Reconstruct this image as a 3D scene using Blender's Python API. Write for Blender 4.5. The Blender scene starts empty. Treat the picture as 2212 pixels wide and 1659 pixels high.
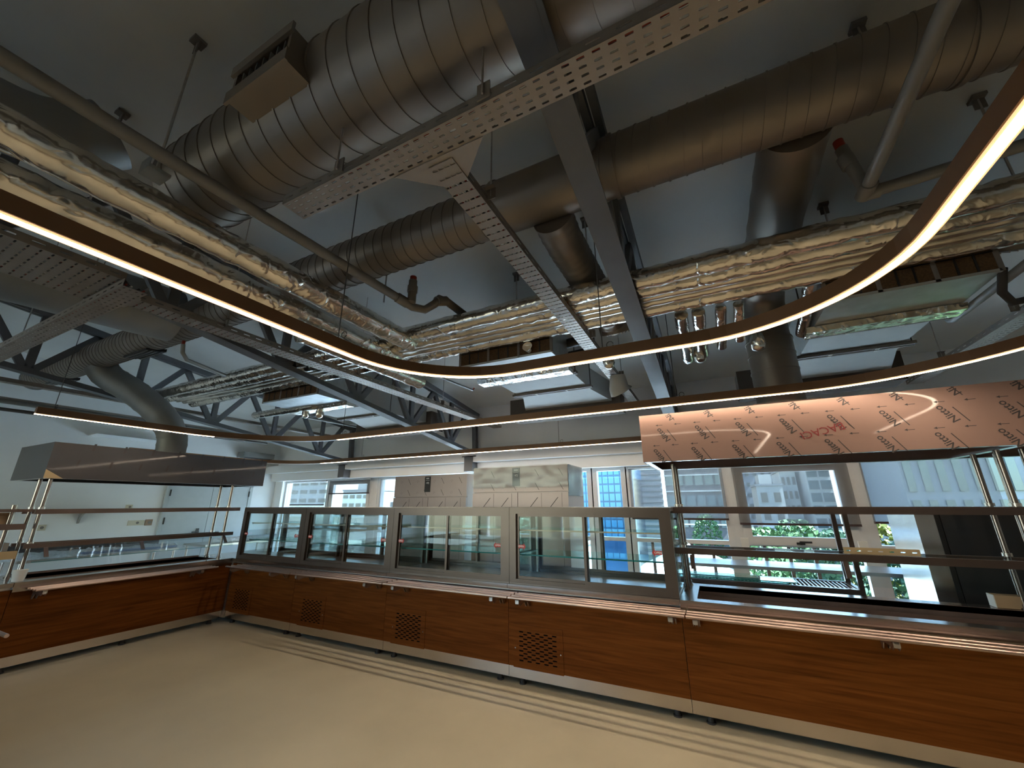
import bpy, math, random
from mathutils import Vector, Matrix
random.seed(7)
scene = bpy.context.scene
col = scene.collection

# ------------------------------------------------------------------ camera
F_PX, W_PX = 845.4, 2212.0
yaw, pitch, roll = math.radians(-26.34), math.radians(17.02), math.radians(-0.246)
H = 1.65
fwd = Vector((math.sin(yaw)*math.cos(pitch), math.cos(yaw)*math.cos(pitch), math.sin(pitch)))
right = Vector((math.cos(yaw), -math.sin(yaw), 0))
up = right.cross(fwd)
r2 = right*math.cos(roll) + up*math.sin(roll)
u2 = up*math.cos(roll) - right*math.sin(roll)
cam_data = bpy.data.cameras.new('camera'); cam = bpy.data.objects.new('camera', cam_data)
col.objects.link(cam)
cam_data.sensor_fit = 'HORIZONTAL'; cam_data.sensor_width = 36.0; cam_data.lens = 36.0*F_PX/W_PX
cam_data.clip_start = 0.05; cam_data.clip_end = 2000
b = -fwd
cam.matrix_world = Matrix(((r2.x, u2.x, b.x, 0), (r2.y, u2.y, b.y, 0), (r2.z, u2.z, b.z, H), (0, 0, 0, 1)))
scene.camera = cam

# ------------------------------------------------------------------ world, sun, exposure
SKY_STRENGTH, SUN_STRENGTH, LED_STRENGTH, EXPOSURE = 0.82, 48.0, 26.5, 0.90
world = bpy.data.worlds.new('world'); scene.world = world; world.use_nodes = True
wn = world.node_tree.nodes; wl = world.node_tree.links
sky = wn.new('ShaderNodeTexSky'); sky.sky_type = 'NISHITA'; sky.sun_disc = False
sky.sun_elevation = math.radians(52); sky.sun_rotation = math.radians(95)
sky.air_density = 1.3; sky.dust_density = 0.6; sky.ozone_density = 1.5
bgn = wn['Background']; bgn.inputs['Strength'].default_value = SKY_STRENGTH
wb = wn.new('ShaderNodeMix'); wb.data_type = 'RGBA'; wb.blend_type = 'MULTIPLY'; wb.inputs[0].default_value = 1.0
wb.inputs[7].default_value = (.86, .96, 1.06, 1)          # camera white balance leans to the warm lamps
wl.new(sky.outputs['Color'], wb.inputs[6]); wl.new(wb.outputs[2], bgn.inputs['Color'])
sun_d = bpy.data.lights.new('sun', 'SUN'); sun_d.energy = SUN_STRENGTH; sun_d.angle = math.radians(0.6); sun_d.color = (.84, .93, 1)
sun = bpy.data.objects.new('sun', sun_d); col.objects.link(sun)
sun.rotation_euler = Vector((-.80, 0.07, -1.0)).to_track_quat('-Z', 'Y').to_euler()
vs = scene.view_settings
vs.view_transform = 'Standard'; vs.look = 'None'; vs.gamma = 1.0; vs.exposure = EXPOSURE; vs.use_curve_mapping = False
scene.cycles.max_bounces = 10; scene.cycles.transparent_max_bounces = 24
scene.cycles.caustics_reflective = False; scene.cycles.caustics_refractive = False
scene.cycles.sample_clamp_indirect = 4.0

# ------------------------------------------------------------------ materials
MATS = {}
def mat(name, base=(.5, .5, .5), rough=.5, metal=0., noise=0., nscale=8., bump=0., bscale=40., stretch=(1, 1, 1), spec=.5,
        trans=0., emit=None, estr=0., alpha=1., coat=0., dark=None, brough=0.):
    m = bpy.data.materials.new(name); m.use_nodes = True
    nt = m.node_tree; p = nt.nodes['Principled BSDF']
    p.inputs['Base Color'].default_value = (*base, 1); p.inputs['Roughness'].default_value = rough
    p.inputs['Metallic'].default_value = metal; p.inputs['Specular IOR Level'].default_value = spec
    p.inputs['Transmission Weight'].default_value = trans; p.inputs['Alpha'].default_value = alpha
    p.inputs['Coat Weight'].default_value = coat; p.inputs['Coat Roughness'].default_value = .05
    if emit:
        p.inputs['Emission Color'].default_value = (*emit, 1); p.inputs['Emission Strength'].default_value = estr
    if noise or bump:
        tc = nt.nodes.new('ShaderNodeTexCoord'); mp = nt.nodes.new('ShaderNodeMapping')
        mp.inputs['Scale'].default_value = stretch
        nt.links.new(tc.outputs['Object'], mp.inputs['Vector'])
        if noise:
            n = nt.nodes.new('ShaderNodeTexNoise'); n.inputs['Scale'].default_value = nscale; n.inputs['Detail'].default_value = 6
            r = nt.nodes.new('ShaderNodeValToRGB')
            d = dark or tuple(c*(1-noise) for c in base)
            r.color_ramp.elements[0].color = (*d, 1); r.color_ramp.elements[1].color = (*[min(1, c*(1+noise*.6)) for c in base], 1)
            r.color_ramp.elements[0].position = .3; r.color_ramp.elements[1].position = .7
            nt.links.new(mp.outputs['Vector'], n.inputs['Vector']); nt.links.new(n.outputs['Fac'], r.inputs['Fac'])
            nt.links.new(r.outputs['Color'], p.inputs['Base Color'])
            if brough:
                mr = nt.nodes.new('ShaderNodeMapRange'); mr.inputs['To Min'].default_value = rough-brough; mr.inputs['To Max'].default_value = rough+brough
                nt.links.new(n.outputs['Fac'], mr.inputs['Value']); nt.links.new(mr.outputs['Result'], p.inputs['Roughness'])
        if bump:
            n2 = nt.nodes.new('ShaderNodeTexNoise'); n2.inputs['Scale'].default_value = bscale; n2.inputs['Detail'].default_value = 5
            bp = nt.nodes.new('ShaderNodeBump'); bp.inputs['Strength'].default_value = bump; bp.inputs['Distance'].default_value = .02
            nt.links.new(mp.outputs['Vector'], n2.inputs['Vector']); nt.links.new(n2.outputs['Fac'], bp.inputs['Height'])
            nt.links.new(bp.outputs['Normal'], p.inputs['Normal'])
    MATS[name] = m
    if name == 'foil':
        n2.noise_type = 'RIDGED_MULTIFRACTAL'; n2.inputs['Detail'].default_value = 7; n2.inputs['Distortion'].default_value = 1.2; bp.inputs['Distance'].default_value = .012
    return m
def glass_mat(name, tint, gloss=.12, alpha_t=1.0, rough=0.02):
    m = bpy.data.materials.new(name); m.use_nodes = True; nt = m.node_tree; nt.nodes.clear()
    o = nt.nodes.new('ShaderNodeOutputMaterial'); t = nt.nodes.new('ShaderNodeBsdfTransparent'); t.inputs['Color'].default_value = (*tint, 1)
    g = nt.nodes.new('ShaderNodeBsdfGlossy'); g.inputs['Roughness'].default_value = rough; g.inputs['Color'].default_value = (.9, .95, .95, 1)
    fr = nt.nodes.new('ShaderNodeFresnel'); fr.inputs['IOR'].default_value = 1.45
    mul = nt.nodes.new('ShaderNodeMath'); mul.operation = 'MULTIPLY'; mul.inputs[1].default_value = gloss/.04*.35
    mul.use_clamp = True
    mx = nt.nodes.new('ShaderNodeMixShader')
    nt.links.new(fr.outputs[0], mul.inputs[0]); nt.links.new(mul.outputs[0], mx.inputs[0])
    nt.links.new(t.outputs[0], mx.inputs[1]); nt.links.new(g.outputs[0], mx.inputs[2]); nt.links.new(mx.outputs[0], o.inputs[0])
    MATS[name] = m; return m
def blind_mat(name, c, open_):
    m = bpy.data.materials.new(name); m.use_nodes = True; nt = m.node_tree; nt.nodes.clear()
    o = nt.nodes.new('ShaderNodeOutputMaterial'); t = nt.nodes.new('ShaderNodeBsdfTransparent')
    d = nt.nodes.new('ShaderNodeBsdfDiffuse'); d.inputs['Color'].default_value = (*c, 1)
    tl = nt.nodes.new('ShaderNodeBsdfTranslucent'); tl.inputs['Color'].default_value = (*c, 1)
    tc = nt.nodes.new('ShaderNodeTexCoord'); n = nt.nodes.new('ShaderNodeTexNoise'); n.inputs['Scale'].default_value = 220
    mr = nt.nodes.new('ShaderNodeMapRange'); mr.inputs['From Min'].default_value = .3; mr.inputs['From Max'].default_value = .7
    mr.inputs['To Min'].default_value = 1-open_-.1; mr.inputs['To Max'].default_value = 1-open_+.1
    nt.links.new(tc.outputs['Object'], n.inputs['Vector']); nt.links.new(n.outputs['Fac'], mr.inputs['Value'])
    a = nt.nodes.new('ShaderNodeMixShader'); a.inputs[0].default_value = .5
    nt.links.new(d.outputs[0], a.inputs[1]); nt.links.new(tl.outputs[0], a.inputs[2])
    x = nt.nodes.new('ShaderNodeMixShader'); nt.links.new(mr.outputs['Result'], x.inputs[0])
    nt.links.new(t.outputs[0], x.inputs[1]); nt.links.new(a.outputs[0], x.inputs[2]); nt.links.new(x.outputs[0], o.inputs[0])
    MATS[name] = m; return m

mat('floor', (.47, .425, .305), .42, noise=.10, nscale=1.5, bump=.03, bscale=300, spec=.35)
mat('ceiling', (.68, .68, .65), .9, noise=.05, nscale=2)
mat('wall', (.84, .86, .87), .85, noise=.03, nscale=2)
mat('door', (.44, .48, .49), .6, noise=.03)
def wood_mat():
    m = mat('wood', (.20, .075, .026), .55, spec=.06)
    nt = m.node_tree; p = nt.nodes['Principled BSDF']
    tc = nt.nodes.new('ShaderNodeTexCoord'); mp = nt.nodes.new('ShaderNodeMapping'); mp.inputs['Scale'].default_value = (1.2, 1.2, 22)
    n = nt.nodes.new('ShaderNodeTexNoise'); n.inputs['Scale'].default_value = 1.6; n.inputs['Detail'].default_value = 8; n.inputs['Distortion'].default_value = .6
    r = nt.nodes.new('ShaderNodeValToRGB'); e = r.color_ramp.elements
    e[0].position = .28; e[0].color = (.075, .021, .0035, 1); e[1].position = .75; e[1].color = (.17, .054, .010, 1)
    nt.links.new(tc.outputs['Object'], mp.inputs['Vector']); nt.links.new(mp.outputs['Vector'], n.inputs['Vector'])
    nt.links.new(n.outputs['Fac'], r.inputs['Fac']); nt.links.new(r.outputs['Color'], p.inputs['Base Color'])
wood_mat()
mat('steel', (.56, .53, .50), .32, 1., noise=.12, nscale=3, stretch=(1, 1, 14), brough=.06)
mat('steel_bright', (.74, .72, .70), .22, 1., noise=.08, nscale=6)
mat('steel_film', (.15, .112, .098), .30, .9, noise=.10, nscale=3)
mat('rail', (.52, .40, .35), .30, 1., noise=.06, nscale=3)
mat('post_steel', (.30, .26, .235), .24, 1.)
mat('top_steel', (.34, .31, .29), .20, 1., noise=.08, nscale=4)
mat('void', (.004, .004, .004), 1., spec=0)  # glossless near-black, stands in for the shade inside openings
mat('fridge_film', (.40, .335, .315), .36, .3, noise=.08, nscale=2)
mat('kick', (.60, .54, .49), .17, 1., noise=.06, nscale=3)
mat('pink_film', (.245, .155, .127), .5, .35, noise=.04, nscale=1.5, coat=.35)
mat('grey_film', (.050, .051, .056), .42, .5, noise=.1, nscale=2, coat=.3)
mat('film_ink', (.03, .025, .025), .6)
mat('red_ink', (.16, .015, .015), .6)
mat('case_frame', (.125, .10, .085), .34, .85, noise=.06, nscale=4)
mat('well', (.22, .165, .145), .35, .6, noise=.2, nscale=4)
mat('black', (.012, .012, .013), .5)
mat('dark_rubber', (.03, .03, .032), .7)
mat('duct', (.255, .222, .19), .46, .75, noise=.10, nscale=2.5, brough=.08, bump=.02, bscale=12)
mat('duct_grey', (.25, .255, .25), .55, .5, noise=.10, nscale=3)
mat('tray', (.29, .258, .232), .48, .75, noise=.10, nscale=5)
mat('truss', (.105, .11, .12), .55, noise=.08, nscale=6)
mat('foil', (.78, .75, .69), .20, 1., noise=.15, nscale=6, bump=.9, bscale=11)
mat('foil_smooth', (.74, .70, .62), .26, 1., noise=.10, nscale=3, bump=.12, bscale=10, stretch=(1, 6, 6))
mat('pvc', (.19, .18, .165), .45, noise=.08)
mat('red', (.35, .04, .02), .5)
mat('white_plastic', (.72, .72, .68), .5)
mat('cream', (.62, .58, .46), .6)
mat('profile_glow', (.17, .088, .042), .42, .3)  # warm lamp glow put into the brown of a dark profile
mat('led', (1, .8, .6), .5, emit=(1.0, .80, .60), estr=LED_STRENGTH*1.45)
mat('led_glow', (1, .75, .5), .5, emit=(1.0, .60, .27), estr=.62)  # weak warm emission imitating the bloom along the lit strip
mat('led_off', (.42, .38, .33), .4)
mat('wire', (.10, .095, .09), .5, .6)
mat('galv', (.52, .56, .58), .42, .8, noise=.15, nscale=9, brough=.08)
mat('fcu_body', (.50, .52, .51), .6, noise=.04)
mat('brown_box', (.095, .078, .066), .8, noise=.1)
mat('filter', (.10, .055, .025), .9, noise=.35, nscale=90)
mat('blue_tarp', (.16, .22, .36), .4)
mat('bubble', (.62, .68, .72), .25, 0, noise=.2, nscale=20, bump=.8, bscale=30)
mat('carton', (.36, .24, .14), .8, noise=.08)
mat('carton_white', (.68, .66, .62), .7)
mat('tan_metal', (.42, .32, .18), .5, .3)
mat('frame_alu', (.66, .67, .67), .45, .1, noise=.04)
mat('frame_dark', (.20, .18, .165), .6)
mat('blind_bar', (.05, .032, .03), .5)
glass_mat('glass', (.93, .97, .97), .025)
glass_mat('case_glass', (.92, .96, .96), .06)
glass_mat('shelf_glass', (.80, .92, .90), .06)
glass_mat('window_glass', (.90, .97, .98), .04)
glass_mat('plastic_wrap', (.75, .75, .75), .25, rough=.25)
mat('glass_edge', (.02, .22, .22), .15, emit=None)
blind_mat('blind', (.16, .155, .15), .62)
mat('b_white', (.34, .34, .32), .8, noise=.05, nscale=.4)
mat('b_grey', (.16, .165, .17), .8, noise=.06, nscale=.4)
mat('b_brown', (.085, .075, .07), .8, noise=.1, nscale=.4)
mat('b_cream', (.27, .25, .21), .8, noise=.05, nscale=.4)
mat('b_glass', (.05, .075, .08), .12, .2)
mat('b_blue', (.015, .07, .16), .15, .3, noise=.25, nscale=.5)
mat('b_blue_pane', (.03, .13, .24), .12, .3, noise=.3, nscale=.3)
mat('b_window', (.03, .034, .036), .2)
mat('leaf', (.035, .085, .022), .8, noise=.4, nscale=3)
mat('leaf_dark', (.02, .055, .024), .8, noise=.4, nscale=3)
mat('leaf_yellow', (.12, .125, .02), .8, noise=.3, nscale=3)
mat('trunk', (.10, .07, .05), .9)
mat('ground', (.09, .095, .085), .9, noise=.2, nscale=.06)
mat('grass', (.05, .09, .02), .9, noise=.3, nscale=.5)
mat('road', (.12, .125, .13), .8)
mat('tent', (.5, .5, .48), .6)
mat('sticker', (.45, .03, .03), .5)
mat('print_white', (.75, .75, .75), .5)
mat('brown_outlet', (.30, .20, .13), .6)

# ------------------------------------------------------------------ mesh helper
class MB:
    def __init__(s): s.v = []; s.f = []; s.smooth = False
    def box(s, x0, x1, y0, y1, z0, z1):
        i = len(s.v)
        s.v += [(x0, y0, z0), (x1, y0, z0), (x1, y1, z0), (x0, y1, z0), (x0, y0, z1), (x1, y0, z1), (x1, y1, z1), (x0, y1, z1)]
        for q in ((0, 3, 2, 1), (4, 5, 6, 7), (0, 1, 5, 4), (1, 2, 6, 5), (2, 3, 7, 6), (3, 0, 4, 7)): s.f.append(tuple(i+k for k in q))
        return s
    def hexa(s, p):
        i = len(s.v); s.v += [tuple(q) for q in p]
        for q in ((0, 3, 2, 1), (4, 5, 6, 7), (0, 1, 5, 4), (1, 2, 6, 5), (2, 3, 7, 6), (3, 0, 4, 7)): s.f.append(tuple(i+k for k in q))
        return s
    def beam(s, p0, p1, w, h, upv=(0, 0, 1)):
        p0 = Vector(p0); p1 = Vector(p1); d = (p1-p0).normalized(); u = Vector(upv)
        sd = d.cross(u)
        if sd.length < 1e-4: sd = d.cross(Vector((1, 0, 0)))
        sd.normalize(); u = sd.cross(d).normalized()
        a = sd*w/2; c = u*h/2
        return s.hexa([p0-a-c, p0+a-c, p1+a-c, p1-a-c, p0-a+c, p0+a+c, p1+a+c, p1-a+c])
    def tube(s, pts, r, n=12, cap=True, jit=0.):
        pts = [Vector(p) for p in pts]; m = len(pts); i0 = len(s.v); s.smooth = True
        rr = r if isinstance(r, (list, tuple)) else [r]*m
        d0 = (pts[1]-pts[0]).normalized()
        ref = Vector((0, 0, 1)) if abs(d0.z) < .9 else Vector((1, 0, 0))
        nrm = (ref - d0*ref.dot(d0)).normalized()
        for k, p in enumerate(pts):
            if k == 0: d = pts[1]-p
            elif k == m-1: d = p-pts[k-1]
            else: d = (pts[k+1]-p).normalized()+(p-pts[k-1]).normalized()
            d.normalize(); nrm = (nrm-d*nrm.dot(d)).normalized(); bi = d.cross(nrm)
            for j in range(n):
                a = 2*math.pi*j/n; q = rr[k]*(1+(random.uniform(-jit, jit) if jit else 0))
                s.v.append(tuple(p+nrm*math.cos(a)*q+bi*math.sin(a)*q))
        for k in range(m-1):
            for j in range(n):
                s.f.append((i0+k*n+j, i0+k*n+(j+1) % n, i0+(k+1)*n+(j+1) % n, i0+(k+1)*n+j))
        if cap:
            s.f.append(tuple(i0+j for j in range(n))[::-1]); s.f.append(tuple(i0+(m-1)*n+j for j in range(n)))
        return s
    def prism(s, poly, axis, a0, a1):
        # poly: 2D points in the two other axes in order, extruded along axis
        i = len(s.v); n = len(poly)
        def P(q, a):
            if axis == 'x': return (a, q[0], q[1])
            if axis == 'y': return (q[0], a, q[1])
            return (q[0], q[1], a)
        s.v += [P(q, a0) for q in poly]+[P(q, a1) for q in poly]
        for k in range(n): s.f.append((i+k, i+(k+1) % n, i+n+(k+1) % n, i+n+k))
        s.f.append(tuple(range(i, i+n))[::-1]); s.f.append(tuple(range(i+n, i+2*n)))
        return s
    def perf(s, o, u, v, nu, nv, cu, cv, sl, sw, th=.003, stagger=False, skip=None, margin=(0, 0)):
        """plate from o along u (nu cells) and v (nv cells) with slots cut through; sl along u, sw along v"""
        o = Vector(o); u = Vector(u).normalized(); v = Vector(v).normalized(); w = u.cross(v)
        mu, mv = margin
        def cell(a, bb, hole):
            c = o+u*(a*cu+mu)+v*(bb*cv+mv)
            pts = [(0, 0), (.5, 0), (1, 0), (1, .5), (1, 1), (.5, 1), (0, 1), (0, .5)]
            outer = [c+u*(p*cu)+v*(q*cv) for p, q in pts]
            if not hole:
                i = len(s.v); s.v += [tuple(q) for q in (outer[0], outer[2], outer[4], outer[6])]+[tuple(q+w*th) for q in (outer[0], outer[2], outer[4], outer[6])]
                s.f.append((i, i+1, i+2, i+3)); s.f.append((i+7, i+6, i+5, i+4)); return
            m = c+u*cu*.5+v*cv*.5
            hx, hy = sl/2, sw/2; e = min(hx, hy)*.75
            hp = [(-hx+e*.2, -hy+e*.2), (0, -hy), (hx-e*.2, -hy+e*.2), (hx, 0), (hx-e*.2, hy-e*.2), (0, hy), (-hx+e*.2, hy-e*.2), (-hx, 0)]
            inner = [m+u*p+v*q for p, q in hp]
            i = len(s.v)
            s.v += [tuple(q) for q in outer]+[tuple(q) for q in inner]+[tuple(q+w*th) for q in outer]+[tuple(q+w*th) for q in inner]
            for k in range(8):
                k2 = (k+1) % 8
                s.f.append((i+k, i+k2, i+8+k2, i+8+k)); s.f.append((i+16+k2, i+16+k, i+24+k, i+24+k2)); s.f.append((i+8+k, i+8+k2, i+24+k2, i+24+k))
        for a in range(nu):
            for bb in range(nv):
                hole = True
                if stagger and (a+bb) % 2: hole = False
                if skip and skip(a, bb): hole = False
                cell(a, bb, hole)
        if mu or mv:
            U, V = nu*cu+2*mu, nv*cv+2*mv
            def q4(a0, a1, b0, b1):
                i = len(s.v)
                for t in (0, th):
                    for a, bb in ((a0, b0), (a1, b0), (a1, b1), (a0, b1)): s.v.append(tuple(o+u*a+v*bb+w*t))
                s.f.append((i, i+1, i+2, i+3)); s.f.append((i+7, i+6, i+5, i+4))
                for k in range(4): s.f.append((i+k, i+(k+1) % 4, i+4+(k+1) % 4, i+4+k))
            if mv: q4(0, U, 0, mv); q4(0, U, V-mv, V)
            if mu: q4(0, mu, mv, V-mv); q4(U-mu, U, mv, V-mv)
        return s
    def build(s, name, material, parent=None, loc=None, smooth=None):
        off = Vector((0, 0, 0))
        if parent is not None:
            off = WL[parent.name]
        elif loc is not None: off = Vector(loc)
        me = bpy.data.meshes.new(name)
        me.from_pydata([(v[0]-off[0], v[1]-off[1], v[2]-off[2]) for v in s.v], [], s.f)
        me.update()
        if isinstance(material, str): material = MATS[material]
        me.materials.append(material)
        if s.smooth if smooth is None else smooth:
            me.polygons.foreach_set('use_smooth', [True]*len(me.polygons))
            try: me.set_sharp_from_angle(angle=math.radians(45))
            except Exception: pass
        o = bpy.data.objects.new(name, me); col.objects.link(o)
        if parent is not None: o.parent = parent; WL[o.name] = off
        else:
            o.location = off; WL[o.name] = off
        return o
WL = {}
def B(x0, x1, y0, y1, z0, z1): return MB().box(x0, x1, y0, y1, z0, z1)
def bx(name, m, parent, *a): return B(*a).build(name, m, parent)
def tag(o, label, cat, group=None):
    o['label'] = label; o['category'] = cat
    if group: o['group'] = group
    return o
def thing(name, label, cat, loc, group=None):
    o = bpy.data.objects.new(name, None); o.empty_display_size = .1; col.objects.link(o)
    o.location = loc; WL[o.name] = Vector(loc)
    return tag(o, label, cat, group)
def struct(o): o['kind'] = 'structure'; return o
def copy_tree(o, delta, parent=None):
    c = o.copy(); col.objects.link(c)
    if parent is None: c.location = Vector(o.location)+Vector(delta)
    else: c.parent = parent
    WL[c.name] = WL[o.name]+Vector(delta)
    for ch in list(o.children): copy_tree(ch, delta, c)
    return c
TXT = {}
def text_mesh(s, size, shear=0., bold=0.):
    key = (s, size, shear, bold)
    if key in TXT: return TXT[key]
    cu = bpy.data.curves.new('txt', 'FONT'); cu.body = s; cu.size = size; cu.shear = shear; cu.offset = bold
    cu.align_x = 'CENTER'; cu.align_y = 'CENTER'; cu.resolution_u = 2; cu.extrude = .0004
    o = bpy.data.objects.new('txt', cu); col.objects.link(o)
    dg = bpy.context.evaluated_depsgraph_get(); me = bpy.data.meshes.new_from_object(o.evaluated_get(dg))
    bpy.data.objects.remove(o); TXT[key] = me; return me
def put_text(name, s, size, material, parent, pos, xdir, normal, shear=0., bold=0.):
    me = text_mesh(s, size, shear, bold)
    key = (s, size, shear, bold, material)
    if key not in TXT:
        me = me.copy(); me.materials.clear(); me.materials.append(MATS[material]); TXT[key] = me
    me = TXT[key]
    o = bpy.data.objects.new(name, me); col.objects.link(o); o.parent = parent
    x = Vector(xdir).normalized(); z = Vector(normal).normalized(); y = z.cross(x)
    p = Vector(pos)-WL[parent.name]
    o.matrix_local = Matrix(((x.x, y.x, z.x, p.x), (x.y, y.y, z.y, p.y), (x.z, y.z, z.z, p.z), (0, 0, 0, 1)))
    WL[o.name] = Vector(pos)
    return o

# ------------------------------------------------------------------ room shell
SL = .132; CE = 4.62                       # roof slope and ceiling height at y = 0
XL, XR, YF, YW = -11.0, 6.5, -5.5, 7.2
def zc(y, s=CE): return s-SL*y
struct(B(XL-.3, XR+.3, YF-.3, YW+.45, -.2, 0).build('floor', 'floor'))
struct(MB().hexa([(XL-.3, YF-.3, zc(YF-.3)), (XR+.3, YF-.3, zc(YF-.3)), (XR+.3, YW+.4, zc(YW+.4)), (XL-.3, YW+.4, zc(YW+.4)),
                  (XL-.3, YF-.3, zc(YF-.3)+.2), (XR+.3, YF-.3, zc(YF-.3)+.2), (XR+.3, YW+.4, zc(YW+.4)+.2), (XL-.3, YW+.4, zc(YW+.4)+.2)]).build('ceiling', 'ceiling'))
struct(B(XL-.25, XL, YF-.25, YW+.35, 0, 5.4).build('wall_left', 'wall'))
struct(B(XR, XR+.25, YF-.25, YW+.35, 0, 5.4).build('wall_right', 'wall'))
m = MB().box(XL, XR, YF-.25, YF, 0, .5).box(XL, XR, YF-.25, YF, 2.9, 5.4)
for k in range(3): m.box(XL+k*2.9, XL+k*2.9+.35, YF-.25, YF, .5, 2.9)
m.box(XL+7.0, XR, YF-.25, YF, .5, 2.9)
struct(m.build('wall_front', 'wall'))
WH, WS = 2.28, .36                          # window head, sill
m = MB().box(XL, XR, YW, YW+.3, WH, 4.0).box(XL, XR, YW, YW+.3, 0, WS)
m.box(XL, -10.68, YW, YW+.3, WS, WH).box(3.9, XR, YW, YW+.3, WS, WH)
struct(m.build('wall_back', 'wall'))
struct(B(XL, XR, YW-.32, YW, 2.47, 2.66).build('trim_1', 'wall'))      # boxed pelmet under the roof
struct(B(XL+.0, XR, YW-.14, YW, 2.27, 2.47).build('trim_2', 'wall'))

# windows: vertical bays
YG = YW+.16
bays = [(-10.68, -8.95, 0), (-8.87, -7.42, 1), (-7.18, -5.6, 0), (-5.5, -3.9, 0), (-3.8, -2.02, 2), (-1.94, -1.40, 2), (-1.32, .17, 0), (.27, 1.78, 3), (1.88, 3.9, 0)]
for k, (x0, x1, kind) in enumerate(bays):
    e = bpy.data.objects.new('window_%d' % (k+1), None); col.objects.link(e); e.location = ((x0+x1)/2, YG, WS); WL[e.name] = Vector(e.location); struct(e)
    t = .055
    f = MB().box(x0-.05, x0+t, YG-.06, YG+.06, WS, WH).box(x1-t, x1+.05, YG-.06, YG+.06, WS, WH)
    f.box(x0+t, x1-t, YG-.06, YG+.06, WS, WS+.06).box(x0+t, x1-t, YG-.06, YG+.06, WH-.06, WH).box(x0+t, x1-t, YG-.07, YG+.06, 1.03, 1.09)
    f.build('window_frame', 'frame_alu', e)
    bx('window_pane', 'window_glass', e, x0+t, x1-t, YG-.006, YG+.006, WS+.06, 1.03)
    bx('window_pane', 'window_glass', e, x0+t, x1-t, YG-.006, YG+.006, 1.09, WH-.06)
    if kind in (1, 3):      # opening sash
        g = MB(); a, c, d, h2 = x0+t, x1-t, (1.05 if kind == 3 else 1.13), WH-.06; s_ = .12 if kind == 3 else .085
        g.box(a, a+s_, YG-.09, YG-.02, d, h2).box(c-s_, c, YG-.09, YG-.02, d, h2).box(a+s_, c-s_, YG-.09, YG-.02, d, d+s_).box(a+s_, c-s_, YG-.09, YG-.02, h2-s_, h2)
        sh = g.build('sash', 'frame_alu', e)
        if kind == 3:
            MB().box((a+c)/2-.05, (a+c)/2+.05, YG-.11, YG-.09, d+.02, d+.05).box((a+c)/2-.015, (a+c)/2+.015, YG-.14, YG-.11, d+.02, d+.06).box((a+c)/2-.015, (a+c)/2+.13, YG-.15, YG-.13, d+.045, d+.07).build('handle', 'black', e)
            MB().box(a-.05, a+.05, YG-.13, YG-.07, .98, 1.14).build('hinge_block', 'white_plastic', e)
            MB().box(c-.05, c+.05, YG-.13, YG-.07, .98, 1.14).build('hinge_block', 'white_plastic', e)
    if x0 > -6:      # upright bars in front of the low panes
        n = max(1, int((x1-x0)/.28))
        for q in range(1, n):
            xx = x0+(x1-x0)*q/n
            bx('bar', 'frame_dark', e, xx-.022, xx+.022, YG-.05, YG-.01, WS+.06, 1.03)
# mullion posts between bays
for k in range(len(bays)-1):
    x0, x1 = bays[k][1]+.05, bays[k+1][0]-.05
    if x1-x0 > .06: struct(B(x0, x1, YG-.08, YG+.08, WS, WH).build('trim_%d' % (k+3), 'frame_alu'))

# roller blinds
def blind(x0, x1, zb, label):
    r = thing('roller_blind', label, 'blind', ((x0+x1)/2, YW+.04, WH), 'roller blinds at the back windows')
    B(x0, x1, YW+.038, YW+.041, zb, WH-.01).build('blind_fabric', 'blind', r)
    B(x0, x1, YW+.028, YW+.052, zb-.03, zb).build('bottom_bar', 'blind_bar', r)
    MB().tube([(x0, YW+.045, WH-.03), (x1, YW+.045, WH-.03)], .022, 10).build('roller', 'frame_alu', r)
blind(-10.3, -8.98, 1.66, 'grey mesh roller blind nearest the left wall, lowered behind the first glass cabinet')
blind(-8.84, -7.45, 1.93, 'short half-raised grey roller blind left of the two fridges')
blind(-7.1, -5.65, 1.55, 'grey roller blind just left of the smaller fridge, mostly hidden behind it')
blind(-1.30, .16, 1.42, 'mesh roller blind beside the blue glass tower view, left of the opening window')
blind(.30, 1.76, 1.36, 'mesh roller blind hanging over the opening window with the handle')
blind(1.90, 3.2, 1.40, 'mesh roller blind at the far right behind the tall wrapped cabinet')

# double door on the left wall
d = bpy.data.objects.new('door_1', None); col.objects.link(d); d.location = (XL, 5.63, 0); WL['door_1'] = Vector(d.location); struct(d)
m = MB().box(XL, XL+.05, 4.69, 4.765, 0, 2.18).box(XL, XL+.05, 6.505, 6.58, 0, 2.18).box(XL, XL+.05, 4.69, 6.58, 2.1, 2.18); m.build('door_frame', 'door', d)
l1 = bx('door_leaf', 'door', d, XL+.005, XL+.04, 4.77, 5.628, 0, 2.095); l2 = bx('door_leaf', 'door', d, XL+.005, XL+.04, 5.636, 6.5, 0, 2.095)
MB().box(XL+.04, XL+.055, 5.44, 5.5, .95, 1.13).box(XL+.055, XL+.1, 5.455, 5.48, 1.04, 1.07).box(XL+.09, XL+.11, 5.34, 5.48, 1.04, 1.07).build('door_handle', 'black', l1)
for z in (.35, 1.25, 1.85):
    bx('hinge', 'black', d, XL+.04, XL+.06, 4.755, 4.78, z, z+.14); bx('hinge', 'black', d, XL+.04, XL+.06, 6.49, 6.515, z, z+.14)

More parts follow.
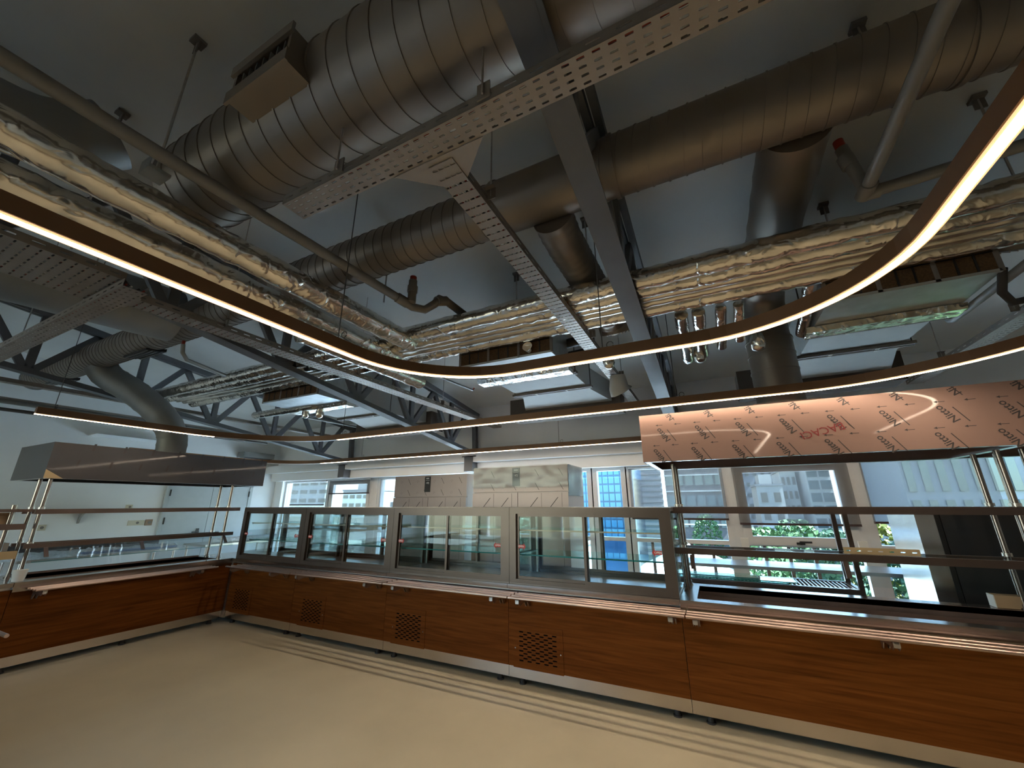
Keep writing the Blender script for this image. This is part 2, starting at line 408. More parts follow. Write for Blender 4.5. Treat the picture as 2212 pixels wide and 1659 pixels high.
# ------------------------------------------------------------------ counters
YA = 3.955
def foot(root, x, y): MB().tube([(x, y, 0), (x, y, .062)], .024, 10).tube([(x, y, 0), (x, y, .012)], .035, 10).build('foot', 'dark_rubber', root)
UX = [-6.72, -5.255, -3.62, -2.005, -.378]
unit_label = ['display counter in the corner beside the left counter, narrowest of the wood-fronted glass cases',
              'second wood-fronted glass display counter from the corner, white towers seen through it',
              'wood-fronted glass display counter standing before the smaller fridge',
              'wood-fronted glass display counter nearest the pink hood, largest in view']
vent_x = [(-6.60, -6.14), (-5.10, -4.62), (-3.50, -3.03), (-1.945, -1.44)]
def sticker(root, x, z, right_):
    s = 1 if right_ else -1
    L, hh = .085, .017
    pts = [(x, z-hh), (x+s*L*.7, z-hh), (x+s*L*.7, z-hh*2), (x+s*L, z), (x+s*L*.7, z+hh*2), (x+s*L*.7, z+hh), (x, z+hh)]
    if s < 0: pts = pts[::-1]
    st = MB().prism(pts, 'y', 3.9705, 3.9715).build('open_sticker', 'sticker', root)
    put_text('lettering', 'OPEN', .026, 'print_white', st, (x+s*L*.38, 3.9700, z), (1, 0, 0), (0, -1, 0), 0, .0006)
for k in range(4):
    x0, x1 = UX[k]+.002, UX[k+1]-.002; xm = (x0+x1)/2
    r = thing('display_counter', unit_label[k], 'display counter', (xm, YA+.38, 0), 'glass display counters')
    bx('body', 'steel', r, x0, x1, YA+.022, YA+.76, .062, .828)
    fp = bx('front_panel', 'wood', r, x0, x1, YA-.008, YA+.02, .158, .80)
    bx('kick_plate', 'kick', r, x0, x1, YA+.002, YA+.020, .062, .156)
    bx('counter_top', 'top_steel', r, x0, x1, YA-.035, YA+.78, .83, .872)
    for fx in (x0+.12, x1-.12):
        foot(r, fx, YA+.06); foot(r, fx, YA+.70)
    a, c = vent_x[k]; W_ = c-a; hz0, hz1 = .155, .515
    gp = MB().perf((a, YA-.0135, hz0), (1, 0, 0), (0, 0, 1), 9, 13, (W_-.12)/9, (hz1-hz0-.10)/13, .046, .0125, th=-.0045, stagger=True, margin=(.06, .05)).box(a, c, YA-.0135, YA-.0088, hz0-.003, hz0).box(a, c, YA-.0135, YA-.0088, hz1, hz1+.003).box(a-.003, a, YA-.0135, YA-.0088, hz0, hz1).box(c, c+.003, YA-.0135, YA-.0088, hz0, hz1)
    vp = gp.build('vent_panel', 'wood', r)
    bx('vent_shade', 'void', vp, a+.05, c-.05, YA-.0092, YA-.0086, hz0+.04, hz1-.04)  # black sheet painted in for the shade behind the slots
    for (sx, sz) in ((a+.02, hz0+.16), (c-.02, hz0+.16)):
        MB().tube([(sx, YA-.019, sz), (sx, YA-.0135, sz)], .006, 8).build('screw', 'steel_bright', vp)
    # glass case
    y0, y1 = YA+.012, YA+.74; zb, zt = .872, 1.612; pw = .075
    f = MB().box(x0, x0+pw, y0, y0+.05, zb, zt).box(x1-pw, x1, y0, y0+.05, zb, zt).box(x0+pw, x1-pw, y0, y0+.05, zb, zb+.045).box(x0+pw, x1-pw, y0, y0+.05, zt-.065, zt)
    f.build('case_frame', 'case_frame', r)
    f = MB().box(x0, x0+.05, y1-.05, y1, zb, zt).box(x1-.05, x1, y1-.05, y1, zb, zt).box(x0+.05, x1-.05, y1-.05, y1, zb, zb+.05).box(x0+.05, x1-.05, y1-.05, y1, zt-.05, zt)
    f.build('rear_frame', 'case_frame', r)
    bx('case_top', 'steel', r, x0, x1, y0+.05, y1-.05, zt-.035, zt)
    bx('case_floor', 'steel', r, x0+.01, x1-.01, y0+.05, y1-.05, zb, zb+.02)
    for xx in (x0+.004, x1-.010):
        bx('side_glass', 'case_glass', r, xx, xx+.006, y0+.05, y1-.05, zb+.02, zt-.035)
    ox0, ox1, oz0, oz1 = x0+pw, x1-pw, zb+.045, zt-.065; mid = (ox0+ox1)/2+.01
    for q, (p0, p1, yo) in enumerate(((ox0, mid+.02, y0+.026), (mid-.02, ox1, y0+.002))):
        t = .026
        fr = MB().box(p0, p0+t, yo, yo+.018, oz0, oz1).box(p1-t, p1, yo, yo+.018, oz0, oz1).box(p0+t, p1-t, yo, yo+.018, oz0, oz0+t).box(p0+t, p1-t, yo, yo+.018, oz1-t, oz1)
        dr = fr.build('sliding_door', 'case_frame', r)
        bx('door_pane', 'case_glass', dr, p0+t, p1-t, yo+.007, yo+.011, oz0+t, oz1-t)
        if q == 0: sticker(dr, p0+t+.002, 1.225, True)
        else: sticker(dr, p1-t-.002, 1.225, False)
    for q, (p0, p1, yo) in enumerate(((x0+.05, xm+.02, y1-.022), (xm-.02, x1-.05, y1-.045))):
        t = .03
        fr = MB().box(p0, p0+t, yo, yo+.018, zb+.05, zt-.05).box(p1-t, p1, yo, yo+.018, zb+.05, zt-.05).box(p0+t, p1-t, yo, yo+.018, zb+.05, zb+.05+t).box(p0+t, p1-t, yo, yo+.018, zt-.05-t, zt-.05)
        dr = fr.build('rear_door', 'case_frame', r)
        bx('door_pane', 'case_glass', dr, p0+t, p1-t, yo+.007, yo+.011, zb+.05+t, zt-.05-t)
    for z, tr in ((1.13, 0), (1.375, 1)):
        sh = bx('glass_shelf', 'shelf_glass', r, x0+.05, x1-.05, y0+.12, y1-.09, z, z+.008)
        bx('shelf_edge', 'glass_edge' if not tr else 'cream', sh, x0+.05, x1-.05, y0+.117, y0+.121, z-.004, z+.010)
        for sx in (x0+.03, x1-.05):
            bx('shelf_bracket', 'steel', sh, sx, sx+.02, y0+.14, y1-.09, z-.018, z-.002)
    for sx in (x0+.03, x1-.05):
        bx('shelf_upright', 'steel', r, sx, sx+.02, y1-.085, y1-.06, zb+.02, zt-.035)

# serving counter on the right, under the pink hood
def serving_counter_x(x0, x1, label):
    r = thing('serving_counter', label, 'counter', ((x0+x1)/2, YA+.38, 0))
    bx('body', 'steel', r, x0, x1, YA+.022, YA+.76, .062, .70)
    bx('front_panel', 'wood', r, x0, x1, YA-.008, YA+.02, .158, .80)
    bx('kick_plate', 'kick', r, x0, x1, YA+.002, YA+.020, .062, .156)
    w0, w1, v0, v1 = x0+.13, 1.98, YA+.075, YA+.66
    m = MB().box(x0, x1, YA-.035, v0, .83, .872).box(x0, x1, v1, YA+.80, .83, .872).box(x0, w0, v0, v1, .83, .872).box(w1, x1, v0, v1, .83, .872)
    m.box(x0, x1, YA-.035, YA-.025, .78, .83)
    m.build('counter_top', 'top_steel', r)
    m = MB().box(w0-.01, w0, v0, v1, .70, .83).box(w1, w1+.01, v0, v1, .70, .83).box(w0, w1, v0-.01, v0, .70, .83).box(w0, w1, v1, v1+.01, .70, .874).box(w0, w1, v0, v1, .70, .712)
    wl_ = m.build('well', 'well', r)
    m = MB().box(w0+.04, w1-.04, v1-.05, v1-.035, .74, .80).build('well_ledge', 'well', wl_)
    for fx in (x0+.12, (x0+x1)/2, x1-.12): foot(r, fx, YA+.06); foot(r, fx, YA+.7)
    return r
serving_counter_x(UX[4]+.002, 3.6, 'long wood-fronted serving counter with open steel well under the pink hood')

# left counter
XB = -6.77
def serving_counter_y(y0, y1, label, well):
    r = thing('serving_counter', label, 'counter', (XB-.38, (y0+y1)/2, 0))
    bx('body', 'steel', r, XB-.76, XB-.022, y0, y1, .062, .70 if well else .83)
    bx('front_panel', 'wood', r, XB-.02, XB+.008, y0, y1, .158, .80)
    bx('kick_plate', 'kick', r, XB-.020, XB-.002, y0, y1, .062, .156)
    if well:
        w0, w1, v0, v1 = y0+.13, y1-.13, XB-.66, XB-.14
        m = MB().box(v1, XB+.03, y0, y1, .83, .872).box(XB-.80, v0, y0, y1, .83, .872).box(v0, v1, y0, w0, .83, .872).box(v0, v1, w1, y1, .83, .872).box(XB+.02, XB+.03, y0, y1, .78, .83)
        m.build('counter_top', 'top_steel', r)
        MB().box(v0, v1, w0-.01, w0, .70, .83).box(v0, v1, w1, w1+.01, .70, .83).box(v0-.01, v0, w0, w1, .70, .895).box(v1, v1+.01, w0, w1, .70, .83).box(v0, v1, w0, w1, .70, .712).build('well', 'well', r)
    else:
        bx('counter_top', 'top_steel', r, XB-.80, XB+.03, y0, y1, .83, .872)
    for fy in (y0+.12, (y0+y1)/2, y1-.12): foot(r, XB-.06, fy); foot(r, XB-.7, fy)
    return r
serving_counter_y(1.755, 3.94, 'left wood-fronted serving counter with steel well under the grey hood', True)
serving_counter_y(-2.2, 1.75, 'wood-fronted counter section running out of frame at the left edge', False)
r = thing('corner_counter', 'plain steel corner block joining left counter and glass display counters', 'counter', (-7.15, 4.35, 0))
bx('body', 'steel', r, -7.53, UX[0]-.002, 3.945, 4.715, .062, .83)
bx('counter_top', 'top_steel', r, -7.57, UX[0]-.002, 3.945, 4.735, .83, .872)
foot(r, -7.4, 4.1); foot(r, -6.9, 4.6)

# tray rails: five steel tubes on curved brackets
def bracket_poly():
    return [(-.005, .785), (-.27, .785), (-.27, .76), (-.235, .735), (-.15, .748), (-.07, .738), (-.035, .69), (-.005, .69)]
def rail_x(x0, x1, label, brs):
    r = thing('tray_rail', label, 'tray rail', ((x0+x1)/2, YA-.15, .8), 'steel tray rails')
    for q in range(4):
        y = YA-.262+q*.080
        MB().tube([(x0, y, .800), (x1, y, .800)], .0125, 10).build('tube', 'rail', r)
    for bxx in brs:
        p = [(YA-.008+a, z) for a, z in bracket_poly()]
        MB().prism(p, 'x', bxx-.018, bxx-.014).prism(p, 'x', bxx+.014, bxx+.018).box(bxx-.014, bxx+.014, YA-.275, YA-.27, .755, .785).box(bxx-.018, bxx+.018, YA-.275, YA-.012, .780, .7875).build('bracket', 'steel', r)
segs = [(-6.45, -5.03, 'tray rail segment in the corner, below the narrowest glass case', [-6.3, -5.42]),
        (-5.02, -3.46, 'second tray rail segment from the corner along the display counters', [-4.9, -3.72]),
        (-3.45, -1.89, 'tray rail segment in front of the vent panel before the smaller fridge', [-3.3, -2.06]),
        (-1.88, -.335, 'tray rail segment below the largest glass case', [-1.78, -.44]),
        (-.325, 3.55, 'longest tray rail segment, below the pink-hooded serving counter', [-.26, .92, 2.1])]
for s_ in segs: rail_x(*s_)
def rail_y(y0, y1, xf, label, brs):
    r = thing('tray_rail', label, 'tray rail', (xf+.15, (y0+y1)/2, .8), 'steel tray rails')
    for q in range(4):
        x = xf+.022+q*.080
        MB().tube([(x, y0, .800), (x, y1, .800)], .0125, 10).build('tube', 'rail', r)
    for by in brs:
        p = [(xf+.008-a, z) for a, z in bracket_poly()][::-1]
        MB().prism(p, 'y', by-.018, by-.014).prism(p, 'y', by+.014, by+.018).box(xf+.27, xf+.275, by-.014, by+.014, .755, .785).box(xf+.012, xf+.275, by-.018, by+.018, .780, .7875).build('bracket', 'steel', r)
rail_y(1.86, 3.62, XB, 'thin-looking tray rail along the left counter under the grey hood', [1.93, 3.42])
# near counter at the left edge: only the tip of its rail shows
r = thing('near_counter', 'counter end just beyond the left edge carrying a short tray rail', 'counter', (-5.5, .6, 0))
bx('body', 'steel', r, -6.3, -4.72, -.2, .9, .062, .83); bx('counter_top', 'top_steel', r, -6.3, -4.70, -.2, .94, .83, .872)
bx('front_panel', 'wood', r, -6.3, -4.72, .9, .93, .158, .80); foot(r, -4.9, .6); foot(r, -6.1, .2)
r = thing('tray_rail', 'short tray rail tip poking in at the lower left edge', 'tray rail', (-4.8, 1.05, .8), 'steel tray rails')
for q in range(4):
    y = .965+q*.080
    MB().tube([(-5.6, y, .800), (-4.46, y, .800)], .0125, 10).build('tube', 'rail', r)
p = [(.938-a, z) for a, z in bracket_poly()][::-1]
MB().prism(p, 'x', -4.74, -4.736).prism(p, 'x', -4.704, -4.70).box(-4.74, -4.70, .94, 1.2, .780, .7875).build('bracket', 'steel', r)

# ------------------------------------------------------------------ gantries and hoods
def post(root, x, y, z1, rads=.019):
    p = MB().tube([(x, y, .872), (x, y, z1)], rads, 14).build('post', 'post_steel', root)
    MB().tube([(x, y, .872), (x, y, .884)], .034, 14).tube([(x, y, .884), (x, y, .91)], .025, 14).build('post_foot', 'post_steel', p)
def collar(root, x, y, z): MB().tube([(x, y, z-.012), (x, y, z+.012)], .029, 14).build('collar', 'steel', root)
r = thing('serving_gantry', 'steel post gantry with two shelves and sneeze glass on the right serving counter', 'gantry', (.8, 4.5, .872))
PX = (-.335, 1.985, 2.12)
for px_ in PX:
    for py_ in (4.36, 4.68):
        post(r, px_, py_, 2.03)
        for z in (1.255, 1.628): collar(r, px_, py_, z)
up_ = MB().box(-.40, 3.4, 4.33, 4.355, 1.555, 1.612).box(-.40, 3.4, 4.685, 4.71, 1.555, 1.612).box(-.40, -.375, 4.355, 4.685, 1.555, 1.612).box(1.93, 1.955, 4.355, 4.685, 1.555, 1.612).build('upper_shelf_frame', 'steel_film', r)
bx('shelf_glass', 'glass', up_, -.375, 1.93, 4.355, 4.685, 1.598, 1.605)
lo = MB().box(-.40, 3.4, 4.31, 4.335, 1.19, 1.245).box(-.40, 3.4, 4.685, 4.71, 1.20, 1.235).box(-.40, -.375, 4.335, 4.685, 1.20, 1.235).build('lower_shelf_frame', 'steel_film', r)
bx('shelf_glass', 'glass', lo, -.375, 1.94, 4.335, 4.685, 1.225, 1.233)
gl = MB().hexa([(-.30, 4.30, 1.19), (3.3, 4.30, 1.19), (3.3, 4.308, 1.19), (-.30, 4.308, 1.19), (-.30, 4.27, 1.02), (3.3, 4.27, 1.02), (3.3, 4.278, 1.02), (-.30, 4.278, 1.02)])
gl = gl.build('sneeze_glass', 'glass', r)
for sx in (-.26, .88, 2.2):
    MB().hexa([(sx-.018, 4.286, 1.19), (sx+.018, 4.286, 1.19), (sx+.018, 4.298, 1.19), (sx-.018, 4.298, 1.19), (sx-.018, 4.268, 1.07), (sx+.018, 4.268, 1.07), (sx+.018, 4.276, 1.07), (sx-.018, 4.276, 1.07)]).build('glass_clamp', 'steel_film', r)
bk = thing('slotted_bracket', 'loose tan slotted metal strip lying on the right gantry lower shelf', 'bracket', (1.15, 4.4, 1.245))
MB().perf((.90, 4.36, 1.2455), (1, 0, 0), (0, 0, 1), 7, 1, .068, .05, .03, .010, th=.003).box(.90, 1.376, 4.363, 4.40, 1.2455, 1.249).build('strip', 'tan_metal', bk)

# pink film hood
def hood_shell(root, x0, x1, y0, y1, z0, z1, mname, open_front=None):
    t = .012
    m = MB().box(x0, x1, y0, y0+t, z0, z1).box(x0, x1, y1-t, y1, z0, z1).box(x0, x0+t, y0+t, y1-t, z0, z1).box(x1-t, x1, y0+t, y1-t, z0, z1)
    m.build('shell', mname, root)
    bx('top_plate', mname, root, x0+t, x1-t, y0+t, y1-t, z1-.02, z1)
    lip = MB().box(x0+t, x1-t, y0+t, y0+.06, z0, z0+.006).box(x0+t, x1-t, y1-.06, y1-t, z0, z0+.006).box(x0+t, x0+.06, y0+.06, y1-.06, z0, z0+.006).box(x1-.06, x1-t, y0+.06, y1-.06, z0, z0+.006)
    lip.build('gutter_lip', 'steel_bright', root)
    MB().box(x0+.06, x1-.06, y0+.10, y0+.13, z0+.10, z1-.03).box(x0+.06, x1-.06, y1-.13, y1-.10, z0+.10, z1-.03).build('baffle', 'well', root)
hA = thing('extractor_hood', 'long extractor hood in pink protective film above the right serving counter', 'hood', (2, 4.6, 2.03), 'extractor hoods')
HX0, HX1, HY0, HY1, HZ0, HZ1 = -.575, 3.9, 4.05, 5.16, 2.032, 2.492
hood_shell(hA, HX0, HX1, HY0, HY1, HZ0, HZ1, 'pink_film')
bx('cross_bar', 'steel_bright', hA, 1.99, 2.05, HY0+.06, HY1-.06, HZ0, HZ0+.02)
yp = HY0-.001
def nitto(x, z): put_text('film_print', 'Nitto', .070, 'film_ink', hA, (x, yp, z), (-.60, 0, .80), (0, -1, 0), .2, .0010)
for i in range(-1, 9):
    for jr, (zr, dx) in enumerate(((2.083, -.10), (2.283, -.045), (2.462, .0))):
        x = .02+dx+i*.337
        if HX0+.06 < x < 3.0 and jr < 2: nitto(x, zr)
        if jr == 2 and HX0+.06 < x < 3.0:
            put_text('film_print', 'Ni', .070, 'film_ink', hA, (x+.035, yp, 2.452), (-.60, 0, .80), (0, -1, 0), .2, .0010)
    for zr, dx in ((2.335, -.005), (2.14, -.06)):
        x = .015+dx+i*.337
        if HX0+.02 < x < 3: MB().hexa([(x, yp-.0005, zr), (x+.007, yp-.0005, zr), (x+.007, yp, zr), (x, yp, zr), (x+.068, yp-.0005, zr-.115), (x+.075, yp-.0005, zr-.115), (x+.075, yp, zr-.115), (x+.068, yp, zr-.115)]).build('film_line', 'film_ink', hA)
    x = .04+i*.337
    if HX0+.02 < x < 3: MB().hexa([(x, yp-.0005, 2.49), (x+.007, yp-.0005, 2.49), (x+.007, yp, 2.49), (x, yp, 2.49), (x+.046, yp-.0005, 2.42), (x+.053, yp-.0005, 2.42), (x+.053, yp, 2.42), (x+.046, yp, 2.42)]).build('film_line', 'film_ink', hA)
arrow = None
for i in range(-3, 18):
    for zr, dx in ((2.382, .09), (2.185, .045)):
        x = dx+i*.169
        if not (HX0+.08 < x < 3): continue
        if arrow is None:
            arrow = MB().box(x, x+.055, yp-.0005, yp, zr-.002, zr+.002).prism([(x-.008, zr), (x+.012, zr-.009), (x+.012, zr+.009)][::-1], 'y', yp-.0005, yp).build('film_arrow', 'film_ink', hA); ax0, az0 = x, zr
        else:
            o = arrow.copy(); col.objects.link(o); o.parent = hA; o.location = Vector((x-ax0, 0, zr-az0))
put_text('marker_writing', 'BACACI', .088, 'red_ink', hA, (.875, yp-.0004, 2.222), (-1, 0, -.22), (0, -1, 0), -.15, .0002)

# left hood with gantry
hB = thing('extractor_hood', 'grey film-covered extractor hood above the left serving counter', 'hood', (-7.38, 3.0, 1.95), 'extractor hoods')
bx0, bx1, by0, by1, bz0, bz1 = -7.92, -6.85, 1.73, 4.27, 1.955, 2.37
hood_shell(hB, bx0, bx1, by0, by1, bz0, bz1, 'grey_film')
MB().prism([(by0, bz0), (by0+.16, bz0), (by0, bz0+.10)], 'x', bx1+.0005, bx1+.003).build('peeled_corner', 'tan_metal', hB)
for i in range(8):
    for zr, dy in ((2.30, .33), (2.10, .23)):
        yy = by0+dy+i*.30
        if yy > by1-.05: continue
        MB().hexa([(bx1, yy, zr), (bx1+.0006, yy, zr), (bx1+.0006, yy+.022, zr), (bx1, yy+.022, zr), (bx1, yy+.012, zr+.085), (bx1+.0006, yy+.012, zr+.085), (bx1+.0006, yy+.034, zr+.085), (bx1, yy+.034, zr+.085)]).build('film_print', 'film_ink', hB)
r = thing('serving_gantry', 'steel post gantry with two shelf bars on the left serving counter', 'gantry', (-7.1, 2.9, .872))
for py_ in (1.83, 3.86):
    for px_ in (-6.98, -7.30):
        post(r, px_, py_, 1.955)
        for z in (1.25, 1.625): collar(r, px_, py_, z)
MB().box(-6.955, -6.93, 1.78, 4.02, 1.56, 1.612).box(-7.35, -7.325, 1.78, 4.02, 1.56, 1.612).build('upper_shelf_frame', 'steel_film', r)
MB().box(-6.955, -6.93, 1.78, 3.98, 1.195, 1.245).box(-7.35, -7.325, 1.78, 3.98, 1.20, 1.235).build('lower_shelf_frame', 'steel_film', r)
g = MB().hexa([(-6.935, 1.84, 1.195), (-6.927, 1.84, 1.195), (-6.927, 3.93, 1.195), (-6.935, 3.93, 1.195), (-6.80, 1.84, 1.06), (-6.792, 1.84, 1.06), (-6.792, 3.93, 1.06), (-6.80, 3.93, 1.06)])
gs = g.build('sneeze_glass', 'glass', r)
bx('glass_rim', 'glass_edge', gs, -6.80, -6.792, 1.84, 3.93, 1.056, 1.061)
for sy in (1.95, 2.82, 3.84):
    MB().hexa([(-6.93, sy-.018, 1.195), (-6.914, sy-.018, 1.195), (-6.914, sy+.018, 1.195), (-6.93, sy+.018, 1.195), (-6.835, sy-.018, 1.10), (-6.819, sy-.018, 1.10), (-6.819, sy+.018, 1.10), (-6.835, sy+.018, 1.10)]).build('glass_clamp', 'steel_film', r)
# gantry of the section at the left edge
r = thing('serving_gantry', 'gantry at the far left edge holding a tray and a wire basket', 'gantry', (-7.1, 1.2, .872))
for px_, py_ in ((-6.98, 1.62), (-7.30, 1.70), (-6.98, .2)):
    post(r, px_, py_, 1.66)
MB().box(-6.95, -6.925, -.2, 1.74, 1.40, 1.46).box(-7.40, -7.375, -.2, 1.74, 1.40, 1.46).box(-7.375, -6.95, -.2, 1.74, 1.40, 1.41).build('upper_shelf', 'steel_film', r)
MB().box(-6.93, -6.905, -.2, 1.74, 1.10, 1.18).box(-7.40, -7.375, -.2, 1.74, 1.10, 1.18).box(-7.375, -6.93, -.2, 1.74, 1.10, 1.11).build('lower_shelf', 'tan_metal', r)
MB().box(-6.955, -6.93, -.2, 1.76, 1.585, 1.615).box(-7.40, -7.375, -.2, 1.76, 1.585, 1.615).build('top_bar', 'steel_film', r)
cb = thing('carton_box', 'small open cardboard box on the far left upper shelf', 'box', (-7.15, 1.45, 1.411))
MB().box(-7.30, -7.0, 1.36, 1.37, 1.411, 1.55).box(-7.30, -7.0, 1.60, 1.61, 1.411, 1.55).box(-7.30, -7.29, 1.37, 1.60, 1.411, 1.55).box(-7.01, -7.0, 1.37, 1.60, 1.411, 1.55).box(-7.29, -7.01, 1.37, 1.60, 1.411, 1.418).build('walls', 'carton', cb)
MB().hexa([(-7.0, 1.37, 1.55), (-6.99, 1.37, 1.55), (-6.99, 1.6, 1.55), (-7.0, 1.6, 1.55), (-6.94, 1.37, 1.58), (-6.93, 1.37, 1.58), (-6.93, 1.6, 1.58), (-6.94, 1.6, 1.58)]).build('flap', 'carton', cb)
wb = thing('wire_basket', 'dark wire basket with hoops on the far left lower shelf', 'basket', (-7.16, 1.5, 1.111))
MB().box(-7.30, -7.02, 1.30, 1.31, 1.111, 1.26).box(-7.30, -7.02, 1.68, 1.69, 1.111, 1.26).box(-7.30, -7.29, 1.31, 1.68, 1.111, 1.26).box(-7.03, -7.02, 1.31, 1.68, 1.111, 1.26).box(-7.29, -7.03, 1.31, 1.68, 1.111, 1.118).build('mesh_body', 'duct_grey', wb)
for hy in (1.40, 1.56):
    MB().tube([(-7.025, hy, 1.25), (-7.025, hy+.015, 1.33), (-7.025, hy+.03, 1.345), (-7.025, hy+.06, 1.30), (-7.025, hy+.09, 1.25)], .004, 6).build('hoop', 'wire', wb)
cup = thing('paper_cup', 'crumpled pale paper cup wrapped around the left gantry post foot', 'cup', (-6.86, 1.79, .872))
MB().tube([(-6.87, 1.80, .872), (-6.87, 1.80, .90), (-6.87, 1.80, .985)], [.045, .048, .06], 14, jit=.05).build('cup_wall', 'carton_white', cup)

# ------------------------------------------------------------------ linear lights
def arc_path(cx, cy, rad, a0, a1, n):
    return [(cx+rad*math.cos(math.radians(a0+(a1-a0)*k/n)), cy+rad*math.sin(math.radians(a0+(a1-a0)*k/n))) for k in range(n+1)]
LW, LH = .046, .075
def strip(path, z0, z1, w, name, m, parent):
    """a flat strip of width w along a horizontal path, from z0 to z1"""
    mb = MB(); n = len(path); pts = [Vector((p[0], p[1], 0)) for p in path]
    for k, p in enumerate(pts):
        d = (pts[min(k+1, n-1)]-pts[max(k-1, 0)]).normalized(); sd = Vector((-d.y, d.x, 0))*w/2
        for q, z in ((p-sd, z0), (p+sd, z0), (p+sd, z1), (p-sd, z1)): mb.v.append((q.x, q.y, z))
    for k in range(n-1):
        for j in range(4): mb.f.append((4*k+j, 4*k+(j+1) % 4, 4*k+4+(j+1) % 4, 4*k+4+j))
    mb.f.append((3, 2, 1, 0)); e = 4*(n-1); mb.f.append((e, e+1, e+2, e+3))
    return mb.build(name, m, parent, smooth=False)
def linear_light(label, lit, dark, z, cords):
    allp = [p for s in lit for p in s]
    cx = sum(p[0] for p in allp)/len(allp); cy = sum(p[1] for p in allp)/len(allp)
    r = thing('linear_light', label, 'light', (cx, cy, z), 'suspended linear lights')
    for pth in lit:
        h = strip(pth, z+.006, z+LH, LW+.012, 'profile', 'profile_glow', r)
        strip(pth, z-.0005, z+.0055, LW*.66, 'diffuser', 'led', h)
        strip(pth, z, z+.0054, LW, 'diffuser_glow', 'led_glow', h)  # rim added to imitate the warm glow beside the bright core
    for pth in dark:
        h = strip(pth, z+.006, z+LH, LW+.012, 'profile', 'profile_glow', r)
        strip(pth, z, z+.0055, LW, 'diffuser', 'led_off', h)
    for (x, y) in cords:
        top = zc(y)
        c = MB().tube([(x, y, z+LH), (x, y, top)], .0035, 6).build('cord', 'wire', r)
        rg = [(x+.05+.022*math.cos(a*.6), y, z+LH+.022+.022*math.sin(a*.6)) for a in range(0, 11)]
        MB().tube(rg, .003, 5).build('cord_loop', 'black', c)
ZL = 2.55
l1 = [(-1.95, -1.2), (-1.95, 1.62)]+arc_path(-1.17, 1.64, .78, 180, 90, 14)+[(0, 2.42)]+arc_path(.02, 1.64, .78, 90, 0, 14)+[(.80, -.6)]
linear_light('nearest suspended linear light, a glowing U loop crossing the foil pipes', [l1], [], ZL, [(-1.95, 1.52), (-.53, 2.42), (.80, .4)])
c2 = arc_path(-4.80, 2.65, 1.32, 180, 90, 18)
c2r = arc_path(.75, 2.65, 1.32, 90, 0, 18)
linear_light('middle suspended linear light running above the display counters, one corner unlit',
             [[(-6.12, 1.34), (-6.12, 2.60)]+c2[:4], [c2[-1], (-2, 3.97), (.74, 3.97)]+c2r+[(2.07, 1.2)]], [c2[3:]], ZL, [(-6.12, 1.46), (-4.72, 3.97), (-.2, 3.97), (2.066, 2.76)])
c3 = arc_path(-7.95, 5.05, 1.15, 180, 90, 16)
linear_light('farthest suspended linear light, thin line behind both hoods near the windows', [[c3[-1], (-4, 6.2), (3.2, 6.2)]], [[(-9.1, 3.2), (-9.1, 5.0)]+c3], ZL, [(-6.7, 6.2), (-2.2, 6.2), (.9, 6.2)])

# ------------------------------------------------------------------ roof trusses
def truss(x, label, yn0):
    r = thing('roof_truss', label, 'truss', (x, YW-.1, 2.5), 'sloping roof trusses')
    LB, LT = 3.55, 4.42; y0, y1 = -3.5, YW-.04
    def P(y, s, dx=0): return (x+dx, y, s-SL*y)
    MB().beam(P(y0, LB+.037), P(y1, LB+.037), .10, .075).build('bottom_chord', 'truss', r)
    MB().beam(P(y0, LB+.006), P(y1, LB+.006), .15, .012).build('bottom_flange', 'truss', r)
    MB().beam(P(y0, LT, -.03), P(y1, LT, -.03), .05, .09).build('top_chord', 'truss', r)
    MB().beam(P(y0, LT, .04), P(y1, LT, .04), .05, .09).build('top_chord', 'truss', r)
    p = 1.16; y = yn0
    while y > y0+.7:
        for a, bb in ((y, y-p/2), (y, y), (y, y+p/2)):
            if bb > y1: continue
            MB().beam(P(a+(.05 if bb > a else -.05 if bb < a else 0), LB+.08), P(bb, LT-.03), .05, .085, (0, 1, 0) if bb != a else (0, 1, .01)).build('web_member', 'truss', r)
        y -= p
    MB().beam(P(y1-.04, LB+.05), P(y1-.10, LT), .09, .09, (0, 1, 0)).build('end_post', 'truss', r)
    bx('bearing_plate', 'truss', r, x-.17, x+.17, YW-.32, YW-.02, 2.575, 2.595)
    bx('bearing_stub', 'truss', r, x-.10, x+.10, YW-.34, YW-.02, 2.28, 2.575)
truss(-.40, 'dark steel roof truss nearest the pink hood, crossing the spiral ducts', 6.2)
truss(-4.40, 'dark steel roof truss in the middle, its foot above the two fridges', 6.2)
truss(-8.05, 'dark steel roof truss nearest the left wall, behind the unlit light corner', 6.2)

# ------------------------------------------------------------------ spiral ducts
def spiral_x(mb, x0, x1, y, z, r, pitch=.115, n=44, d=1):
    prof = [(0, 0), (.905, 0), (.91, .005), (.985, .005), (.99, 0)]
    m = int((x1-x0)/pitch); i0 = len(mb.v); rows = 0; mb.smooth = True
    for k in range(m+1):
        for (t, dr) in prof:
            rows += 1
            for j in range(n):
                a = 2*math.pi*j/n; ax = x0+(k+t)*pitch+d*pitch*1.0*(j/n)
                # the spiral seam must close after one turn
                ax = x0+(k+t)*pitch+.35*pitch*math.sin(a)
                mb.v.append((ax, y+(r+dr)*math.cos(a), z+(r+dr)*math.sin(a)))
    for k in range(rows-1):
        for j in range(n): mb.f.append((i0+k*n+j, i0+(k+1)*n+j, i0+(k+1)*n+(j+1) % n, i0+k*n+(j+1) % n))
    mb.f.append(tuple(i0+j for j in range(n))); mb.f.append(tuple(i0+(rows-1)*n+j for j in range(n))[::-1])
    return mb
